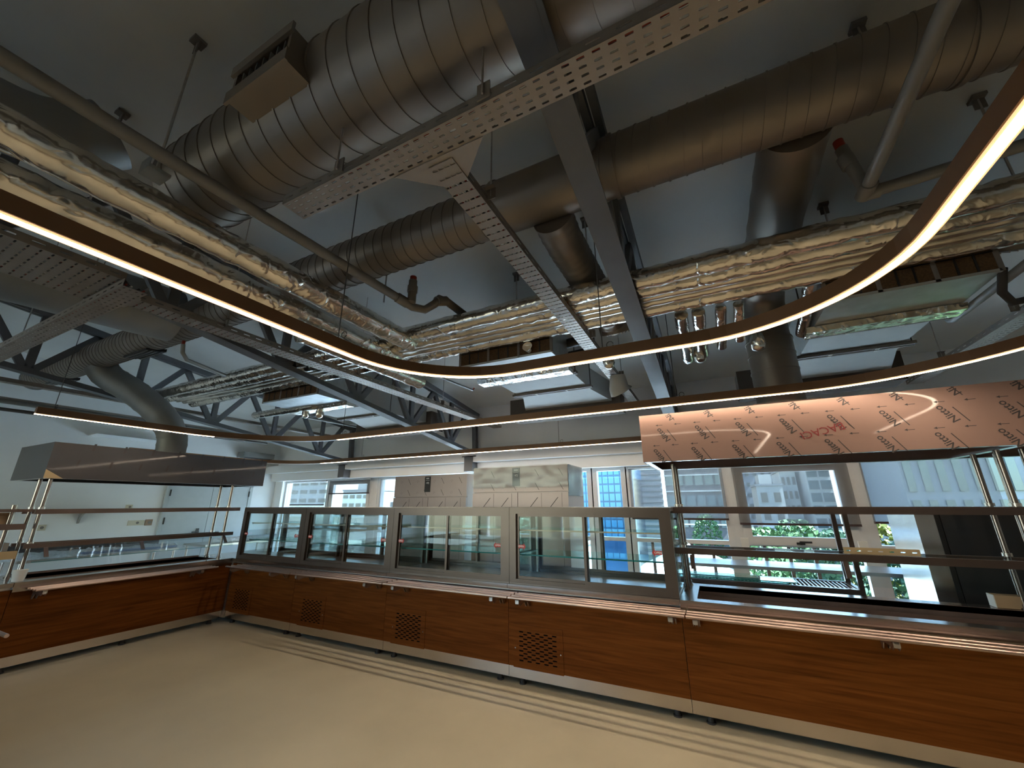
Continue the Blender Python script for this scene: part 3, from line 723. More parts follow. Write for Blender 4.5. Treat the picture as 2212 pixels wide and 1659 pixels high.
def flex(path, r, n=28, step=.09, amp=.005):
    """round duct along a smooth path with ring seams"""
    pts = [Vector(p) for p in path]; out = []
    def cr(p0, p1, p2, p3, t):
        return .5*((2*p1)+(-p0+p2)*t+(2*p0-5*p1+4*p2-p3)*t*t+(-p0+3*p1-3*p2+p3)*t**3)
    P_ = [pts[0]*2-pts[1]]+pts+[pts[-1]*2-pts[-2]]
    for k in range(1, len(P_)-2):
        L = (P_[k+1]-P_[k]).length; m = max(3, int(L/(step/4)))
        for q in range(m): out.append(cr(P_[k-1], P_[k], P_[k+1], P_[k+2], q/m))
    out.append(pts[-1]); rr = []; acc = 0
    for k, p in enumerate(out):
        if k: acc += (p-out[k-1]).length
        rr.append(r+(amp if (acc % step) < step*.28 else 0))
    return MB().tube(out, rr, n)
D1 = (1.03, 3.76, .27); D2 = (2.15, 3.78, .19)
r = thing('spiral_duct', 'largest round spiral duct overhead with a box grille on its side', 'duct', (0, D1[0], D1[1]), 'round ducts')
spiral_x(MB(), -2.95, 4.2, *D1, pitch=.135).build('duct_tube', 'duct', r)
gb = MB().box(-1.94, -1.49, .69, .86, 3.60, 3.62).box(-1.94, -1.49, .69, .86, 3.80, 3.82).box(-1.94, -1.92, .69, .86, 3.62, 3.80).box(-1.51, -1.49, .69, .86, 3.62, 3.80)
gb.box(-1.955, -1.475, .675, .69, 3.585, 3.66).box(-1.955, -1.475, .675, .69, 3.775, 3.835)
gb = gb.build('grille_box', 'duct', r)
bx('grille_void', 'void', gb, -1.92, -1.51, .73, .735, 3.62, 3.80)
for q in range(7):
    xx = -1.88+q*.055
    bx('grille_blade', 'duct_grey', gb, xx, xx+.006, .695, .725, 3.66, 3.775)
r = thing('spiral_duct', 'long slimmer spiral duct running parallel behind the largest one, with a capped left end', 'duct', (0, D2[0], D2[1]), 'round ducts')
spiral_x(MB(), -10.35, -1.15, *D2, pitch=.10).build('duct_tube', 'duct', r)
MB().tube([(-1.15, D2[0], D2[1]), (-.55, D2[0], D2[1])], D2[2]+.004, 44).build('tee_collar', 'duct', r)
spiral_x(MB(), -.55, 4.3, *D2, pitch=.10).build('duct_tube', 'duct', r)
for xx in (-1.15, -.3, 1.35):
    MB().tube([(xx-.015, D2[0], D2[1]), (xx+.015, D2[0], D2[1])], D2[2]+.012, 44).build('joint_band', 'duct', r)
MB().tube([(-10.38, D2[0], D2[1]), (-10.33, D2[0], D2[1])], D2[2]+.008, 44).build('end_cap', 'duct_grey', r)
for gx in (-6.9, -9.6):
    gr = MB().hexa([(gx, 2.10, 3.565), (gx+.62, 2.10, 3.565), (gx+.62, 2.31, 3.60), (gx, 2.31, 3.60), (gx, 2.10, 3.585), (gx+.62, 2.10, 3.585), (gx+.62, 2.31, 3.64), (gx, 2.31, 3.64)]).build('grille', 'black', r)
    for q in range(4):
        yy = 2.12+q*.05
        bx('grille_blade', 'duct_grey', gr, gx+.01, gx+.61, yy, yy+.006, 3.558+q*.008, 3.575+q*.008)
r = thing('branch_duct', 'fat duct dropping from the slim spiral duct down to the pink hood', 'duct', (.72, 4.42, 2.5), 'round ducts')
flex([(.72, 2.32, 3.78), (.72, 2.7, 3.78), (.72, 3.3, 3.78), (.72, 3.9, 3.76), (.71, 4.27, 3.66), (.70, 4.42, 3.42), (.70, 4.43, 3.2)], .185, 36, .30).build('elbow', 'duct', r)
MB().tube([(.70, 4.43, 3.22), (.70, 4.43, 2.85), (.70, 4.43, 2.495)], .20, 40).build('riser', 'duct', r)
for z in (3.20, 3.05, 2.88, 2.70, 2.56):
    MB().tube([(.70, 4.43, z-.006), (.70, 4.43, z+.006)], .206, 40).build('joint_band', 'duct', r)
bx('hood_spigot', 'brown_box', r, .44, .96, 4.17, 4.69, 2.4925, 2.53)
def grille_end(root, c, d, rad):
    d = Vector(d).normalized(); c = Vector(c)
    g_ = MB().tube([c-d*.05, c+d*.05], rad+.02, 28).build('grille_ring', 'duct', root)
    MB().tube([c+d*.051, c+d*.054], rad-.01, 28).build('grille_void', 'black', g_)
    sd = d.cross(Vector((1, 0, 0))).normalized()
    for q in range(-4, 5):
        L = math.sqrt(max(.0001, (rad-.01)**2-(q*rad/5)**2)); mid = c+d*.06+Vector((1, 0, 0))*(q*rad/5)
        MB().beam(mid-sd*L, mid+sd*L, .004, .012, d).build('grille_blade', 'steel_bright', g_)
r = thing('branch_duct', 'short flexible branch left of the near truss ending in a round grille', 'duct', (-.75, 3.0, 3.5), 'round ducts')
flex([(-.78, 2.25, 3.64), (-.78, 2.5, 3.60), (-.76, 2.9, 3.56), (-.72, 3.35, 3.48), (-.68, 3.72, 3.40)], .145, 28, .07).build('duct_tube', 'duct', r)
grille_end(r, (-.67, 3.76, 3.38), (.05, .5, -.85), .15)
r = thing('branch_duct', 'branch at the upper right edge ending in a round slatted grille', 'duct', (2.25, 3.2, 3.5), 'round ducts')
flex([(2.35, 2.25, 3.72), (2.33, 2.6, 3.70), (2.28, 3.1, 3.66), (2.22, 3.5, 3.58), (2.18, 3.72, 3.50)], .17, 28, .07).build('duct_tube', 'duct_grey', r)
grille_end(r, (2.17, 3.78, 3.46), (-.05, .5, -.85), .17)
r = thing('branch_duct', 'bent duct from the capped left duct end down to the grey hood', 'duct', (-7.4, 3.2, 2.37), 'round ducts')
flex([(-7.98, 2.2, 3.66), (-7.92, 2.33, 3.50), (-7.70, 2.58, 3.30), (-7.46, 2.86, 3.0), (-7.40, 3.06, 2.70), (-7.40, 3.10, 2.375)], .185, 28, .16, .006).build('duct_tube', 'duct_grey', r)
r = thing('branch_duct', 'dull duct coming in from the left edge and meeting the capped duct', 'duct', (-5.6, 0, 3.7), 'round ducts')
flex([(-5.5, -2.5, 3.68), (-5.5, -1, 3.68), (-5.45, .4, 3.70), (-5.40, 1.3, 3.73), (-5.38, 1.96, 3.76)], 0.30, 36, .5, .003).build('duct_tube', 'duct_grey', r)
r = thing('branch_duct', 'dark round duct above the foil pipes at the upper left edge', 'duct', (-3.45, -.6, 3.8), 'round ducts')
flex([(-3.5, -2.6, 3.80), (-3.48, -1, 3.80), (-3.45, .1, 3.82), (-3.38, .45, 3.88), (-3.3, .62, 4.02)], .2, 32, .5, .003).build('duct_tube', 'duct_grey', r)

# ------------------------------------------------------------------ foil lagged pipes
def foil_x(x0, x1, y, z, rad, label, rough=True):
    n = int((x1-x0)/.055); pts = [(x0+(x1-x0)*k/n, y+random.uniform(-.003, .003), z+random.uniform(-.003, .003)) for k in range(n+1)]
    o = MB().tube(pts, [rad*(1+(random.uniform(-.05, .05) if rough else random.uniform(-.008, .008))) for _ in pts], 18, jit=.035 if rough else .004)
    o = o.build('foil_pipe', 'foil' if rough else 'foil_smooth', None, ((x0+x1)/2, y, z), smooth=True)
    return tag(o, label, 'pipe', 'foil lagged pipes')
def foil_y(y0, y1, x, z, rad, label, rough=True, z1=None):
    n = int((y1-y0)/.055); pts = [(x+random.uniform(-.003, .003), y0+(y1-y0)*k/n, z+((z1 or z)-z)*k/n) for k in range(n+1)]
    o = MB().tube(pts, [rad*(1+(random.uniform(-.05, .05) if rough else random.uniform(-.008, .008))) for _ in pts], 18, jit=.035 if rough else .004)
    o = o.build('foil_pipe', 'foil' if rough else 'foil_smooth', None, (x, (y0+y1)/2, z), smooth=True)
    return tag(o, label, 'pipe', 'foil lagged pipes')
foil_x(-7.75, 4.6, 2.884, 3.34, .082, 'nearest wrinkled foil pipe of the bundle crossing left to right')
foil_x(-7.75, 4.6, 3.044, 3.33, .074, 'second wrinkled foil pipe of the crossing bundle')
foil_x(-7.75, 4.6, 3.166, 3.324, .044, 'thin smooth silver pipe between the wrinkled crossing pipes, nearer one', False)
foil_x(-7.75, 4.6, 3.261, 3.319, .044, 'thin smooth silver pipe between the wrinkled crossing pipes, farther one', False)
foil_x(-7.75, 4.6, 3.387, 3.319, .076, 'farthest wrinkled foil pipe of the crossing bundle')
foil_y(-2.4, 2.92, -2.62, 3.26, .095, 'upper fat foil pipe running from the left edge to the corner')
foil_y(-2.4, 3.12, -2.98, 3.22, .095, 'middle foil pipe running from the left edge to the corner')
foil_y(-2.4, 2.6, -3.18, 3.20, .055, 'thin smooth silver pipe just above the nearest light', False)
foil_y(1.9, 3.44, -2.90, 3.02, .085, 'short foil pipe stub ending below the corner, behind the nearest light', True)
for k, (xx, lab) in enumerate(((-.05, 'first'), (.09, 'second'), (.26, 'third'), (.40, 'fourth'))):
    foil_y(3.47, 4.25-.12*k, xx, 3.24, .055 if k < 2 else .042, '%s short bright foil branch right of the near truss' % lab, True, 3.08)
foil_y(3.47, 4.1, .915, 3.33, .05, 'bright foil branch beside the fat duct above the pink hood', True, 3.12)
foil_y(3.42, 3.95, -1.52, 3.20, .05, 'bright foil branch slanting beside the middle filter box', True, 3.14)
foil_x(-6.9, -5.4, 3.95, 3.12, .06, 'bright crinkled foil branch left of the middle truss')
for (x, y, z, lab) in ((-.82, 4.0, 3.02, 'foil pouch hanging beside the slotted tray near the middle filter box'), (.55, 4.0, 2.98, 'small foil pouch hanging left of the fat hood duct'), (.06, 4.1, 2.98, 'small foil pouch peeking below the nearest light'), (-5.72, 4.05, 2.98, 'left foil cuff hanging from the crinkled branch'), (-5.45, 4.1, 2.96, 'right foil cuff hanging from the crinkled branch')):
    o = MB().tube([(x, y, z+.16), (x, y, z+.08), (x, y, z+.02), (x, y, z)], [.05, .062, .05, .02], 12, jit=.12).build('foil_pouch', 'foil', None, (x, y, z))
    tag(o, lab, 'pipe cap', 'foil pouches')

# ------------------------------------------------------------------ cable trays
def tray(root_label, axis, a0, a1, b0, b1, z, cu, rows, sl, sw, hs=.055, stag=False, cables=True, along=False):
    """perforated tray along axis from a0 to a1, across b0..b1, underside at z"""
    if axis == 'x': o, u, v = (a0, b0, z), (1, 0, 0), (0, 1, 0); c = ((a0+a1)/2, (b0+b1)/2, z)
    else: o, u, v = (b0, a0, z), (0, 1, 0), (1, 0, 0); c = ((b0+b1)/2, (a0+a1)/2, z)
    r = thing('cable_tray', root_label, 'cable tray', c, 'perforated cable trays')
    n = int((a1-a0)/cu); W_ = b1-b0
    MB().perf(o, u, v, n, rows, (a1-a0)/n, W_/rows, sl, sw, th=.002 if axis == 'x' else -.002, stagger=stag).build('base_plate', 'tray', r)
    for bb in (b0, b1):
        if axis == 'x': MB().perf((a0, bb, z), (1, 0, 0), (0, 0, 1), int((a1-a0)/.11), 1, (a1-a0)/int((a1-a0)/.11), hs, .055, .010, th=.002).build('side_rail', 'tray', r)
        else: MB().perf((bb, a0, z), (0, 1, 0), (0, 0, 1), int((a1-a0)/.11), 1, (a1-a0)/int((a1-a0)/.11), hs, .055, .010, th=.002).build('side_rail', 'tray', r)
    if cables:
        for q, mname in enumerate(('red', 'white_plastic', 'black', 'red')):
            bb = b0+W_*(q+.6)/4.4
            pts = []
            m = int((a1-a0)/.25)
            for k in range(m+1):
                a = a0+(a1-a0)*k/m; w = bb+random.uniform(-.006, .006)
                pts.append((a, w, z+.014) if axis == 'x' else (w, a, z+.014))
            MB().tube(pts, .006, 6).build('cable', mname, r)
    return r
t1 = tray('wide slotted cable tray crossing under the largest duct, coloured cables inside', 'x', -1.88, 2.42, 1.009, 1.137, 3.203, .058, 4, .030, .0105)
t2 = tray('slotted cable tray teeing off toward the windows between the near truss and the corner', 'y', 1.165, 6.55, -1.02, -.885, 3.195, .058, 4, .012, .027)
MB().prism([(-1.21, 1.137), (-.70, 1.137), (-.885, 1.30), (-1.02, 1.30)], 'z', 3.199, 3.2015).build('tee_plate', 'tray', t2)
def hangers(root, pts):
    for (x, y, z) in pts:
        h = MB().tube([(x, y, z), (x, y, zc(y))], .005, 6).build('hanger_rod', 'steel', root)
        MB().box(x-.03, x+.03, y-.004, y, z-.02, z+.05).box(x-.03, x+.03, y-.03, y, z+.046, z+.05).build('hanger_bracket', 'tray', h)
for xx in (-1.45, -.62, .65):
    bx('edge_clip', 'tray', t1, xx-.03, xx+.03, 1.0, 1.006, 3.215, 3.30)
    MB().tube([(xx, .992, 3.23), (xx, .992, 3.492)], .005, 6).build('hanger_rod', 'steel', t1)
hangers(t2, [(-.865, 1.5, 3.24), (-.865, 3.55, 3.24), (-.865, 4.95, 3.24)])
t3 = tray('broad slotted cable tray at the left edge under the foil pipes', 'y', -1.6, .92, -3.95, -3.36, 3.10, .05, 9, .010, .038)
t4 = tray('narrow slotted cable tray running beside the middle truss toward the windows', 'y', 1.06, 6.9, -3.84, -3.66, 3.12, .05, 4, .010, .030)
MB().prism([(-3.95, .92), (-3.36, .92), (-3.60, 1.10), (-3.86, 1.10)], 'z', 3.104, 3.1065).build('reducer_plate', 'tray', t4)
t5 = tray('slotted cable tray crossing near the left edge below the dull duct', 'x', -8.6, -3.3, .90, 1.03, 3.035, .062, 4, .020, .011)
hangers(t4, [(-3.65, 1.7, 3.17), (-3.65, 3.2, 3.17), (-3.65, 4.9, 3.17)]); hangers(t5, [(-4.6, 1.05, 3.11), (-6.0, 1.05, 3.11)])
t6 = tray('slim slotted cable tray passing behind the bent hood duct near the left truss', 'y', -.5, 6.6, -8.37, -8.25, 3.235, .08, 2, .012, .030, cables=False)
hangers(t6, [(-8.31, 2.4, 3.28), (-8.31, 5.2, 3.28)])
t7 = tray('slotted cable tray at the right edge above the pink hood', 'y', 2.4, 6.6, 2.42, 2.58, 3.10, .06, 4, .013, .03, cables=False)
hangers(t7, [(2.40, 4.4, 3.15), (2.40, 5.6, 3.15)])
t8 = tray('far slim cable tray along the left wall', 'y', -.5, 6.5, -9.56, -9.44, 3.18, .10, 1, .02, .05, cables=False)

# ------------------------------------------------------------------ pipes
def pipe(label, segs_, rad, mname='pvc', fittings=(), caps=(), name='drain_pipe'):
    c = segs_[0][0]
    r = thing(name, label, 'pipe', c, 'plumbing pipes')
    for pth in segs_: MB().tube(pth, rad, 14).build('pipe_run', mname, r)
    for (p, q) in fittings: MB().tube([p, q], rad*1.22, 14).build('coupling', mname, r)
    for (p, q) in caps: MB().tube([p, q], rad*.8, 12).build('sprinkler_cap', 'red', r)
    return r
pipe('long grey drain pipe from the upper left edge with a trap and red cap', [[(-2.42, -2.2, 3.42), (-2.38, .5, 3.42), (-2.30, 2.38, 3.42)], [(-2.22, 2.44, 3.40), (-2.22, 2.44, 3.62)],
      [(-2.30, 2.38, 3.42), (-2.26, 2.50, 3.39), (-2.18, 2.58, 3.38), (-2.10, 2.62, 3.44), (-2.08, 2.66, 3.51), (-2.06, 2.76, 3.52), (-2.04, 3.35, 3.50)]], .038, 'pvc',
     [((-2.30, 2.34, 3.42), (-2.27, 2.44, 3.40)), ((-2.09, 2.63, 3.47), (-2.06, 2.74, 3.52)), ((-2.22, 2.44, 3.50), (-2.22, 2.44, 3.56))], [((-2.22, 2.44, 3.62), (-2.22, 2.44, 3.66))])
pipe('grey pipe at the upper right crossing the spiral duct with a red-capped riser', [[(.98, -1.0, 3.42), (1.02, 1.5, 3.42), (1.05, 2.62, 3.42)], [(1.05, 2.62, 3.42), (.99, 2.60, 3.74)], [(1.05, 2.66, 3.42), (1.7, 2.66, 3.46), (3.6, 2.66, 3.50)]], .034, 'pvc',
     [((1.05, 2.56, 3.42), (1.05, 2.68, 3.42)), ((1.01, 2.61, 3.6), (.995, 2.605, 3.68)), ((1.05, 2.66, 3.42), (1.12, 2.66, 3.42))], [((.99, 2.60, 3.74), (.985, 2.60, 3.80))])
pipe('dark pipe with red end right of the long filter box', [[(1.98, 2.6, 3.10), (1.98, 4.27, 3.10), (1.98, 4.33, 3.12), (1.98, 4.36, 3.17)]], .028, 'duct_grey', [], [((1.98, 4.36, 3.17), (1.98, 4.36, 3.21))])
pipe('thin sprinkler pipe with red end left of the middle truss', [[(-5.35, 2.1, 3.46), (-5.36, 2.12, 3.36), (-5.42, 2.2, 3.31), (-5.62, 2.74, 3.30)]], .022, 'duct_grey', [], [((-5.35, 2.1, 3.46), (-5.35, 2.1, 3.50))])
pipe('thin sprinkler pipe hanging under the ceiling beside the middle filter box', [[(-3.2, 3.6, 3.32), (-3.1, 4.9, 3.32)]], .016, 'duct_grey', [], [((-3.1, 4.9, 3.32), (-3.1, 4.94, 3.36))])
pipe('thin sprinkler pipe with red valve near the far left truss', [[(-6.6, 4.6, 3.2), (-6.5, 5.9, 3.2)]], .018, 'duct_grey', [], [((-6.5, 5.9, 3.2), (-6.5, 5.95, 3.25))])
pipe('slim conduit along the left wall above the grey hood', [[(-8.55, -.5, 3.02), (-8.5, 5.5, 3.02)]], .03, 'duct_grey', [], [], 'conduit')
pipe('dark conduit along the left wall just behind the left light end', [[(-9.0, -.5, 2.98), (-8.95, 5.5, 2.98)]], .026, 'wire', [], [], 'conduit')
pipe('black hose curving from the long filter box toward the right edge', [[(1.93, 3.50, 3.14), (1.95, 3.62, 3.02), (2.05, 3.75, 2.98), (2.25, 3.82, 3.02), (2.6, 3.86, 3.06)]], .024, 'dark_rubber', [], [], 'hose')
# ceiling anchors with rods
for k, (x, y, zb, lab) in enumerate(((-2.59, .69, 3.45, 'long bare threaded rod hanging by the upper left corner'), (1.11, 2.3, 3.95, 'ceiling anchor above the right spiral duct'), (1.18, 3.7, 3.36, 'ceiling anchor over the foil bundle right of the fat duct'),
                                     (1.9, 3.08, 3.36, 'ceiling anchor nearest the bright right loop of light'), (-1.67, 3.5, 3.33, 'ceiling anchor over the foil bundle near the corner'), (-2.52, 2.4, 3.45, 'ceiling anchor above the left part of the slim spiral duct'),
                                     (-3.65, .7, 3.3, 'ceiling anchor between the dark duct and the foil pipes'), (-.74, 3.05, 3.3, 'dark rod beside the short flexible branch'))):
    r = thing('hanger_rod', lab, 'hanger', (x, y, zb), 'ceiling hanger rods')
    MB().tube([(x, y, zb), (x, y, zc(y)-.03)], .007, 8).build('rod', 'steel', r)
    MB().box(x-.035, x+.035, y-.035, y+.035, zc(y)-.035, zc(y)-.012).box(x-.03, x+.03, y-.004, y+.004, zc(y)-.11, zc(y)-.035).build('anchor_clip', 'frame_dark', r)
    if k == 0: MB().box(x-.06, x+.06, y-.05, y+.05, zb-.02, zb).box(x-.06, x+.06, y-.05, y-.046, zb, zb+.06).build('clamp_plate', 'galv', r)

# ------------------------------------------------------------------ fan coil units
def fcu(x0, x1, label):
    r = thing('fan_coil_unit', label, 'fan coil', ((x0+x1)/2, 4.6, 3.1), 'ceiling fan coil units')
    yf = 3.48; zb, zt = 3.12, 3.56
    bx('filter_box', 'galv', r, x0, x1, yf+.02, 4.0, zb, zt)
    n = 3
    for q in range(n):
        a = x0+(x1-x0)*q/n+.012; c = x0+(x1-x0)*(q+1)/n-.012
        fl = bx('filter', 'filter', r, a, c, yf+.004, yf+.02, zb+.02, zt-.02)
        for w in range(1, 3):
            xx = a+(c-a)*w/3; bx('filter_wire', 'black', fl, xx-.006, xx+.006, yf-.002, yf+.004, zb+.02, zt-.02)
        for w in range(1, 3):
            zz = zb+.02+(zt-zb-.04)*w/3; bx('filter_wire', 'black', fl, a, c, yf-.002, yf+.004, zz-.006, zz+.006)
    for q in range(n+1):
        xx = x0+(x1-x0)*q/n; bx('filter_rail', 'frame_dark', r, xx-.014, xx+.014, yf, yf+.02, zb, zt)
    bx('front_lip', 'galv', r, x0, x1, yf, yf+.02, zb-.004, zb+.018)
    MB().hexa([(x0-.06, 3.98, zb-.05), (x1+.02, 3.98, zb-.05), (x1+.02, 4.13, zb-.05), (x0-.06, 4.13, zb-.05), (x0-.06, 3.96, zb-.005), (x1+.02, 3.96, zb-.005), (x1+.02, 4.15, zb-.002), (x0-.06, 4.15, zb-.002)]).build('foil_flange', 'foil', r)
    bx('fan_body', 'fcu_body', r, x0+.04, x1-.04, 4.0, 5.1, zb+.03, zt)
    MB().hexa([(x0+.04, 5.1, zb+.03), (x1-.04, 5.1, zb+.03), (x1+.10, 5.75, zb-.0), (x0-.22, 5.75, zb-.0), (x0+.04, 5.1, zt-.1), (x1-.04, 5.1, zt-.1), (x1+.10, 5.75, zt-.14), (x0-.22, 5.75, zt-.14)]).build('outlet_duct', 'fcu_body', r)
    for y in (4.20, 4.86):
        for dy in (0, .055):
            rl = bx('support_rail', 'frame_dark', r, x0-.02, x1+.03, y+dy, y+dy+.03, zb-.005, zb+.028)
            for w in (.3, .7):
                xx = x0+(x1-x0)*w; bx('rail_clip', 'white_plastic', rl, xx, xx+.03, y+dy+.002, y+dy+.028, zb-.012, zb-.005)
        for xx in (x0-.0, x1+.01):
            MB().tube([(xx, y+.04, zb), (xx, y+.04, zc(y))], .006, 6).build('hanger_rod', 'wire', r)
    MB().box(x0-.5, x1+.22, 5.75, 6.12, zb-.14, zb+.20).build('supply_plenum', 'brown_box', r)
fcu(-5.95, -4.75, 'ceiling fan coil with brown filters left of the middle truss')
fcu(-2.38, -1.28, 'ceiling fan coil with brown filters behind the near light corner')
fcu(.98, 1.92, 'ceiling fan coil with brown filters and long silver panel at the right')
o = MB().tube([(-.88, 4.75, 3.18), (-.88, 4.76, 3.12), (-.88, 4.77, 3.03), (-.86, 4.80, 2.98)], [.09, .10, .12, .145], 18, cap=False, jit=.05).build('plastic_cover', 'carton_white', None, (-.88, 4.75, 3.03))
tag(o, 'loose white plastic cover hanging off the slotted tray beside the middle fan coil', 'plastic sheet')
r = thing('valve_set', 'black lagged valves with red and yellow tags beside the middle filter box', 'valve', (-1.05, 4.0, 3.3))
MB().tube([(-1.30, 4.05, 3.42), (-.98, 4.05, 3.44)], .055, 14).build('valve_lagging', 'black', r)
MB().tube([(-1.28, 4.08, 3.28), (-.98, 4.08, 3.29)], .05, 14).build('valve_lagging', 'black', r)
bx('tag_plate', 'red', r, -1.33, -1.24, 4.0, 4.02, 3.22, 3.25); bx('tag_plate', 'leaf_yellow', r, -1.12, -1.06, 4.0, 4.02, 3.17, 3.23); bx('tag_plate', 'white_plastic', r, -1.04, -.96, 4.0, 4.02, 3.22, 3.27)

# ------------------------------------------------------------------ back of house
def fridge(x0, x1, y0, y1, zt, label, wrapped):
    r = thing('fridge', label, 'fridge', ((x0+x1)/2, (y0+y1)/2, 0), 'steel upright fridges')
    bx('cabinet', 'fridge_film', r, x0, x1, y0+.03, y1, .12, zt)
    hd = bx('control_fascia', 'fridge_film', r, x0, x1, y0, y0+.028, zt-.36, zt-.002)
    xm = (x0+x1)/2
    for a, c in ((x0, xm-.004), (xm+.004, x1)):
        dr = bx('fridge_door', 'fridge_film', r, a, c, y0-.015, y0+.028, .14, zt-.372)
        bx('door_handle', 'steel', dr, c-.06 if a == x0 else a+.03, c-.03 if a == x0 else a+.06, y0-.04, y0-.015, .9, 1.4)
        for q in range(2):
            xx = a+.14+q*.3
            MB().hexa([(xx, y0-.0156, zt-.62), (xx+.012, y0-.0156, zt-.62), (xx+.012, y0-.0151, zt-.62), (xx, y0-.0151, zt-.62), (xx+.16, y0-.0156, zt-.44), (xx+.172, y0-.0156, zt-.44), (xx+.172, y0-.0151, zt-.44), (xx+.16, y0-.0151, zt-.44)]).build('film_print', 'film_ink', dr)
            bx('film_seam', 'film_ink', dr, xx+.22, xx+.224, y0-.0156, y0-.0151, .2, zt-.38)
    px = x0+(x1-x0)*.44
    pn = bx('control_panel', 'black', hd, px, px+.12, y0-.006, y0, zt-.28, zt-.02)
    put_text('display_digits', '-V2', .045, 'print_white', pn, (px+.06, y0-.007, zt-.13), (1, 0, 0), (0, -1, 0), 0, .0005)
    bx('panel_line', 'print_white', pn, px+.02, px+.10, y0-.007, y0-.006, zt-.085, zt-.082)
    put_text('display_digits', 'mm', .04, 'print_white', pn, (px+.06, y0-.007, zt-.05), (1, 0, 0), (0, -1, 0), 0, .0008)
    for q in range(4):
        for z in (zt-.10, zt-.29):
            xx = x0+.16+q*.36
            if px-.1 < xx < px+.16: continue
            put_text('film_print', 'U', .06, 'film_ink', hd, (xx, y0-.0006, z), (-.8, 0, -.6), (0, -1, 0), 0, -.002)
            MB().hexa([(xx+.14, y0-.0006, z+.05), (xx+.147, y0-.0006, z+.05), (xx+.147, y0-.0001, z+.05), (xx+.14, y0-.0001, z+.05), (xx+.20, y0-.0006, z-.05), (xx+.207, y0-.0006, z-.05), (xx+.207, y0-.0001, z-.05), (xx+.20, y0-.0001, z-.05)]).build('film_line', 'film_ink', hd)
    if wrapped:
        mb = MB(); nx, nz = 26, 8; random.seed(3)
        for j in range(nz+1):
            for i in range(nx+1):
                mb.v.append((x0-.006+(x1-x0+.012)*i/nx, y0-.022-random.uniform(0, .012), zt-.30+.31*j/nz))
        for j in range(nz):
            for i in range(nx):
                a = j*(nx+1)+i; mb.f.append((a, a+1, a+nx+2, a+nx+1))
        mb.build('wrap_film', 'plastic_wrap', r, smooth=True)
        mb = MB()
        for j in range(nz+1):
            for i in range(9): mb.v.append((x1+.006+random.uniform(0, .012), y0-.02+(y1-y0)*i/8, zt-.42+.42*j/nz))
        for j in range(nz):
            for i in range(8): a = j*9+i; mb.f.append((a, a+1, a+10, a+9))
        mb.build('wrap_film', 'plastic_wrap', r, smooth=True)
    for fx in (x0+.1, x1-.1):
        for fy in (y0+.1, y1-.1): MB().tube([(fx, fy, 0), (fx, fy, .12)], .02, 8).build('foot', 'steel', r)
fridge(-5.16, -3.62, 5.62, 6.35, 2.13, 'smaller two-door fridge on the left with a bare black control panel', False)
fridge(-3.28, -1.765, 5.28, 5.98, 2.175, 'larger two-door fridge with its top wrapped in clear plastic', True)

# prep table under the right windows
def table(name, label, x0, x1, y0, y1, z, upstand=None, shelf=True):
    r = thing(name, label, 'table', ((x0+x1)/2, (y0+y1)/2, 0), 'steel prep tables')
    bx('table_top', 'steel', r, x0, x1, y0, y1, z-.04, z)
    for fx in (x0+.05, x1-.05):
        for fy in (y0+.05, y1-.05): MB().tube([(fx, fy, 0), (fx, fy, z-.04)], .02, 10).build('leg', 'steel', r)
    if upstand == 'back_x': bx('upstand', 'grey_film', r, x0, x0+.02, y0, y1, z, z+.17)
    return r
table('prep_table', 'grey prep table under the windows behind the right serving counter', -.55, 2.5, 6.40, 7.02, .86)
table('prep_table', 'prep table with upstand along the left wall, bubble wrap on top', -10.0, -9.2, 2.35, 4.35, .88, 'back_x')
table('prep_table', 'prep table at the far left edge behind the gantry', -10.0, -9.2, .2, 2.0, .84, 'back_x')
table('prep_table', 'far prep table by the double door carrying a rolled wrap', -9.9, -9.1, 4.75, 6.3, .90)
mb = MB(); nx, ny = 10, 36
for j in range(ny+1):
    for i in range(nx+1):
        e = 1 if 0 < i < nx and 0 < j < ny else 0
        mb.v.append((-9.95+.80*i/nx, 2.15+2.3*j/ny, .884+e*random.uniform(.015, .075)-(.05 if j in (0,) else 0)*e))
for j in range(ny):
    for i in range(nx): a = j*(nx+1)+i; mb.f.append((a, a+1, a+nx+2, a+nx+1))
mb.f.append(tuple(range(0, nx+1))[::-1])
o = mb.build('bubble_wrap', 'bubble', None, (-9.6, 3.2, .88), smooth=True)
tag(o, 'crumpled sheet of clear bubble wrap spread over the left prep table', 'wrap')
o = MB().tube([(-9.2, 3.0, .915), (-9.17, 3.5, .92), (-9.19, 4.3, .915)], .02, 10, jit=.2).build('blue_tarp', 'blue_tarp', None, (-9.2, 3.5, .9)); tag(o, 'strip of blue sheet along the bubble wrap edge', 'sheet')
o = MB().tube([(-9.15, 4.85, .955), (-9.15, 5.5, .955), (-9.15, 6.2, .955)], .055, 12, jit=.12).build('wrap_roll', 'bubble', None, (-9.15, 5.5, .9)); tag(o, 'rolled clear wrap lying on the far table before the double door', 'wrap')

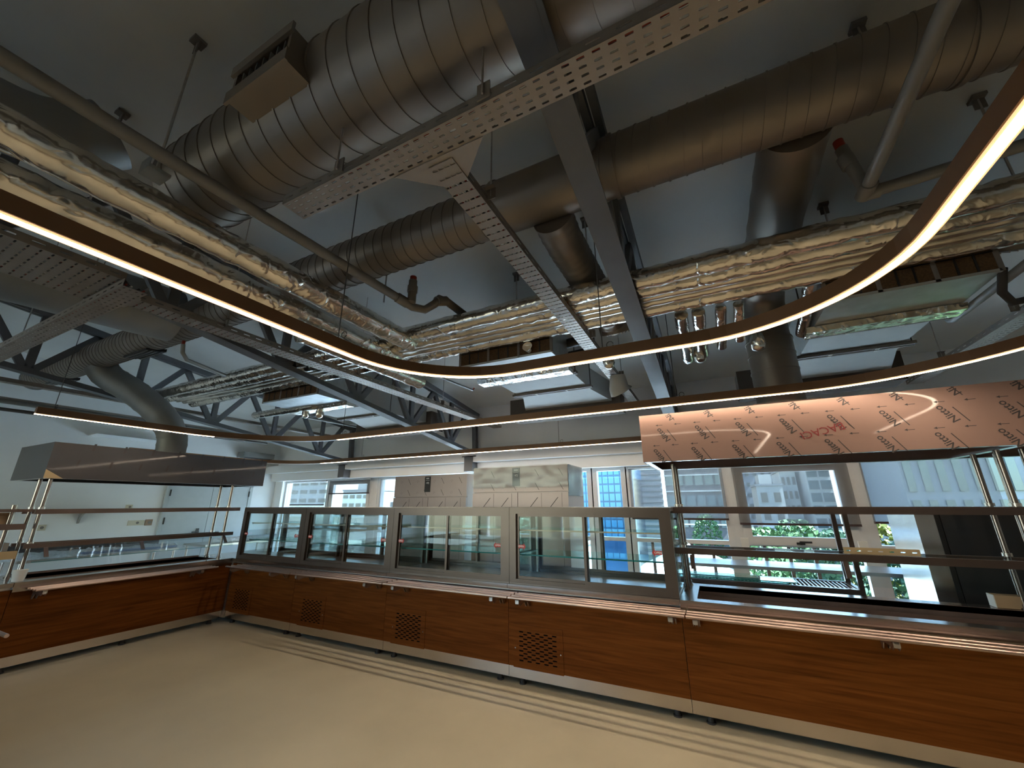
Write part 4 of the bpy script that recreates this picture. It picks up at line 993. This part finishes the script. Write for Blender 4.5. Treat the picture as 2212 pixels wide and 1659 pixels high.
# open rack with slatted shelves behind the right counter
r = thing('slatted_rack', 'dark open rack with slatted shelves behind the right serving counter', 'rack', (.35, 5.2, 0))
RX0, RX1, RY0, RY1 = -.42, 1.10, 5.0, 5.45
for fx in (RX0, RX1):
    for fy in (RY0, RY1): bx('upright', 'steel_film', r, fx-.02, fx+.02, fy-.02, fy+.02, 0, 1.60)
for z in (1.56, .84):
    f = MB().box(RX0, RX1, RY0-.018, RY0+.018, z-.02, z+.04).box(RX0, RX1, RY1-.018, RY1+.018, z-.02, z+.04).box(RX0-.018, RX0+.018, RY0, RY1, z-.02, z+.04).box(RX1-.018, RX1+.018, RY0, RY1, z-.02, z+.04).build('shelf_frame', 'steel_film', r)
    n = 44
    for q in range(1, n):
        xx = RX0+(RX1-RX0)*q/n
        MB().beam((xx, RY0, z+.03), (xx, RY1, z+.03), .010, .010).build('slat', 'steel', f)
for k, (a, c, y_) in enumerate(((-.40, .55, 5.03), (-.32, .62, 5.06), (-.40, .30, 5.08))):
    o = thing('glass_sheet', ['bottom teal-edged glass sheet on the rack lower shelf', 'middle teal-edged glass sheet on the rack lower shelf', 'top, shortest teal-edged glass sheet on the rack lower shelf'][k], 'glass sheet', ((a+c)/2, 5.2, .875+k*.012), 'stacked glass sheets')
    z = .8755+k*.0115
    bx('pane', 'shelf_glass', o, a+.004, c-.004, y_+.004, y_+.3, z, z+.010)
    MB().box(a, c, y_, y_+.004, z, z+.010).box(c-.004, c, y_+.004, y_+.3, z, z+.010).build('polished_edge', 'glass_edge', o)
# tall wrapped cabinet
r = thing('tall_cabinet', 'tall dark film-wrapped cabinet with bright steel side at the far right', 'cabinet', (2.4, 5.5, 0))
bx('body', 'grey_film', r, 1.80, 3.1, 5.22, 5.85, .1, 1.58)
bx('side_panel', 'steel_bright', r, 1.66, 1.795, 5.16, 5.85, .1, 1.585)
bx('gasket', 'black', r, 1.797, 1.83, 5.155, 5.22, .1, 1.58)
bx('cabinet_door', 'grey_film', r, 1.84, 2.47, 5.17, 5.218, .12, 1.57); bx('cabinet_door', 'grey_film', r, 2.48, 3.1, 5.17, 5.218, .12, 1.57)
MB().tube([(2.02, 5.1695, 1.16), (2.02, 5.1685, 1.16)], .035, 20).build('film_logo', 'film_ink', r)
for fx in (1.75, 3.0):
    for fy in (5.25, 5.8): MB().tube([(fx, fy, 0), (fx, fy, .1)], .025, 8).build('foot', 'steel', r)
o = thing('carton_box', 'flat carton with white side standing on the right serving counter rear edge', 'box', (2.2, 4.69, .872))
MB().box(1.83, 2.5, 4.665, 4.755, .874, .962).build('carton_body', 'carton', o)
bx('white_side', 'carton_white', o, 1.824, 1.829, 4.665, 4.755, .874, .962)

# wall fittings
def wall_box(name, y, z, w, h, label, mname='cream'):
    r = thing(name, label, 'socket', (XL, y, z))
    bx('plate', mname, r, XL, XL+.02, y-w/2, y+w/2, z-h/2, z+h/2)
    MB().tube([(XL+.02, y+w*.1, z), (XL+.026, y+w*.1, z)], h*.25, 12).build('socket_hole', 'frame_dark', r)
wall_box('wall_socket', 2.95, 1.27, .13, .10, 'round wall socket between left posts above the prep table')
wall_box('wall_socket', 4.12, 1.62, .11, .09, 'small wall socket high beside the double door')
wall_box('switch_plate', 4.30, 1.30, .26, .10, 'long pale switch plate beside the double door')
wall_box('brown_switch', 4.52, 1.30, .12, .12, 'brown switch plate beside the double door frame', 'brown_outlet')
r = thing('wall_shelf', 'short wall shelf on a curved bracket left of the double door', 'shelf', (XL, 3.3, 1.5))
bx('shelf_board', 'steel', r, XL, XL+.32, 2.4, 3.75, 1.56, 1.585)
MB().prism([(XL, 1.56), (XL+.28, 1.56), (XL+.25, 1.53), (XL+.14, 1.49), (XL+.06, 1.42), (XL+.03, 1.33), (XL, 1.32)], 'y', 3.40, 3.43).build('shelf_bracket', 'steel', r)
r = thing('wall_bracket', 'small triangular white bracket on the left wall behind the left light', 'bracket', (XL, 3.6, 2.75))
MB().hexa([(XL, 3.2, 2.98), (XL+.03, 3.2, 2.98), (XL+.03, 4.4, 2.98), (XL, 4.4, 2.98), (XL, 3.2, 3.0), (XL+.35, 3.2, 3.0), (XL+.35, 4.4, 3.0), (XL, 4.4, 3.0)]).build('bracket_plate', 'wall', r)

r = thing('wall_unit', 'dark slim unit on the left wall near the window corner', 'wall unit', (XL, 6.5, 2.8))
bx('casing', 'duct_grey', r, XL, XL+.30, 6.05, 6.85, 2.84, 2.97)
for q in range(3): bx('louvre', 'black', r, XL+.06+q*.08, XL+.11+q*.08, 6.08, 6.82, 2.832, 2.84)
# ------------------------------------------------------------------ outside
GZ = -9.0
tag(B(-260, 260, YW+6, 420, GZ-1, GZ).build('ground', 'ground'), 'grey ground and streets far below the windows', 'ground')['kind'] = 'structure'
mat('terrace', (.80, .79, .77), .85, noise=.06, nscale=.3)
tag(B(-80, 3.2, YW+1.2, 27, -4.4, -4.0).build('flat_roof', 'terrace'), 'sunlit white flat roof just below the windows', 'roof')
tag(B(2, 60, 24, 48, GZ, GZ+.05).build('lawn', 'grass'), 'green lawn below the right windows', 'lawn')['kind'] = 'structure'
tag(B(-200, 200, 13, 20, GZ, GZ+.04).build('street', 'road'), 'pale street running below the windows', 'street')['kind'] = 'structure'
def building(label, x0, x1, y, depth, zt, mname, cols, rows, wname, wfrac=(.6, .55), bands=None, z_low=-7.5, roof=True):
    r = thing('building', label, 'building', ((x0+x1)/2, y+depth/2, GZ), 'city buildings outside')
    bx('walls', mname, r, x0, x1, y, y+depth, GZ, zt)
    if roof: bx('roof_box', mname, r, x0+(x1-x0)*.2, x1-(x1-x0)*.3, y+depth*.2, y+depth*.8, zt, zt+1.3)
    bx('parapet', 'b_white' if mname != 'b_white' else 'b_grey', r, x0-.15, x1+.15, y-.15, y+depth, zt-.25, zt)
    if cols:
        cw = (x1-x0)/cols; ch = (zt-.6-z_low)/rows; proto = None
        for i in range(cols):
            for j in range(rows):
                cx = x0+(i+.5)*cw; cz = z_low+(j+.5)*ch
                if proto is None:
                    proto = bx('window', wname, r, cx-cw*wfrac[0]/2, cx+cw*wfrac[0]/2, y-.12, y+.02, cz-ch*wfrac[1]/2, cz+ch*wfrac[1]/2); pc = (cx, cz)
                else:
                    o = proto.copy(); col.objects.link(o); o.parent = r; o.location = Vector((cx-pc[0], 0, cz-pc[1]))
    if bands:
        n, bm, hfrac = bands; ch = (zt-.4-z_low)/n
        for j in range(n):
            z0 = z_low+j*ch; bx('floor_band', bm, r, x0-.06, x1+.06, y-.2, y+.1, z0, z0+ch*hfrac)
    return r
building('pale residential tower with rows of dark windows at the far left window', -92, -73.5, 60, 14, 9.5, 'b_white', 6, 9, 'b_window', (.72, .42))
building('white apartment block behind the short blind', -69, -61.5, 60, 12, 4.6, 'b_white', 4, 7, 'b_window', (.66, .40))
building('low grey block with small windows beside the apartment block', -60.5, -52, 66, 12, 3.2, 'b_grey', 5, 6, 'b_window', (.6, .5))
building('bright blue glass tower seen right of the larger fridge', -19.0, -11.2, 60, 14, 16, 'b_blue', 9, 15, 'b_blue_pane', (.84, .80), z_low=-3)
building('white striped office tower beside the blue tower', -12.7, -8.7, 82, 12, 11.5, 'b_white', 0, 0, None, bands=(18, 'b_grey', .42))
building('dark brick office block with thin white floor lines', -5.9, 1.5, 60, 16, 12, 'b_brown', 6, 7, 'b_glass', (.8, .5), bands=(9, 'b_white', .07))
building('hazy grey stepped block behind the opening window', 4.2, 10.5, 88, 14, 8.4, 'b_grey', 5, 8, 'b_window', (.45, .35))
building('white low office with large dark windows in front of the grey block', 5.1, 8.0, 62, 8, 4.0, 'b_white', 2, 5, 'b_window', (.5, .55))
building('white framed tower with small square windows behind the opening window', 8.45, 10.25, 66, 8, 6.0, 'b_white', 3, 7, 'b_window', (.55, .55))
building('white framed glass-fronted block, rightmost seen through the opening window', 10.75, 13.2, 62, 10, 6.6, 'b_white', 2, 9, 'b_glass', (.84, .72))
building('white corner office with square windows behind the rightmost blind', 15.7, 18.6, 60, 10, 5.2, 'b_white', 4, 7, 'b_window', (.55, .5))
building('white banded office beside the corner office', 19.1, 22.2, 62, 10, 6.0, 'b_white', 0, 0, None, bands=(7, 'b_glass', .5))
building('tall concrete tower with vertical ribs at the far right', 13.4, 21.0, 42, 12, 18, 'b_grey', 8, 7, 'b_glass', (.5, .8), z_low=-4)
building('cream tower edge at the far right', 21.6, 27, 44, 12, 18, 'b_cream', 3, 6, 'b_window', (.3, .4), z_low=-4)
building('low white street building opposite the display cases', -26, -9.5, 30, 8, -1.2, 'b_white', 9, 2, 'b_window', (.45, .45), z_low=-7.2, roof=False)
building('long pale annex opposite the left display cases', -62, -30, 34, 8, .5, 'b_cream', 16, 4, 'b_window', (.5, .5), z_low=-7.2, roof=False)
r = thing('tent_roof', 'white tent roof below the middle right window', 'tent', (-2.0, 32, GZ))
mb = MB(); mb.v = [(-6, 28, -3.2), (1.5, 28, -3.2), (1.5, 37, -3.2), (-6, 37, -3.2), (-2.2, 32, -1.0)]; mb.f = [(0, 1, 4), (1, 2, 4), (2, 3, 4), (3, 0, 4), (3, 2, 1, 0)]
mb.build('canopy', 'tent', r); bx('tent_wall', 'b_white', r, -5.8, 1.3, 28.2, 36.8, GZ, -3.2)
def tree(x, y, h, rad, mname, label):
    r = thing('tree', label, 'tree', (x, y, GZ), 'trees outside')
    MB().tube([(x, y, GZ), (x, y, GZ+h*.5)], [.22, .12], 7).build('trunk', 'trunk', r)
    mb = MB()
    for q in range(1500):
        a = random.uniform(0, 6.283); u = random.uniform(-.75, 1); rr = rad*(.55+.5*random.random()**.4)*math.sqrt(max(.05, 1-u*u*.9))
        c = Vector((x+rr*math.cos(a), y+rr*math.sin(a), GZ+h*.62+u*h*.38))
        s = rad*random.uniform(.05, .12)
        n1 = Vector((random.gauss(0, 1), random.gauss(0, 1), random.gauss(0, 1))).normalized(); n2 = n1.cross(Vector((random.gauss(0, 1), random.gauss(0, 1), random.gauss(0, 1)))).normalized()
        i = len(mb.v); mb.v += [tuple(c+n1*s), tuple(c+n2*s), tuple(c-n1*s), tuple(c-n2*s)]; mb.f.append((i, i+1, i+2, i+3))
    mb.build('crown', mname, r)
random.seed(11)
tl = [(2.4, 33, 9.0, 1.9, 'leaf', 'small green tree at the left of the opening window'), (5.3, 39, 9.3, 2.0, 'leaf', 'round green tree under the opening window centre'), (6.7, 33, 8.9, 1.9, 'leaf_dark', 'darker tree right of the window handle'),
      (9.9, 39, 9.2, 2.1, 'leaf_yellow', 'yellowish tree below the opening window right side'), (11.2, 33, 9.4, 2.3, 'leaf_dark', 'broad dark tree at the left of the rightmost window'), (14.6, 37, 9.8, 2.3, 'leaf_dark', 'dense dark tree beside the tall wrapped cabinet view'),
      (8.2, 26, 5.6, 1.7, 'leaf', 'bright low bush under the rightmost window'), (12.2, 27, 5.6, 1.9, 'leaf', 'second bright bush beside the tall cabinet'), (5.2, 21, 4.0, 1.4, 'leaf_dark', 'small dark shrub low in the right glazing'),
      (8.4, 21, 3.8, 1.5, 'leaf', 'small light shrub low in the right glazing'), (-1.2, 50, 9.4, 1.5, 'leaf', 'slender green tree behind the white tent'), (4.6, 28.6, 4.6, 1.4, 'leaf_yellow', 'yellow-green shrub behind the slatted rack'), (12.0, 21, 3.9, 1.6, 'leaf_dark', 'dark shrub right of the lawn in the low glazing')]
for t in tl: tree(*t)
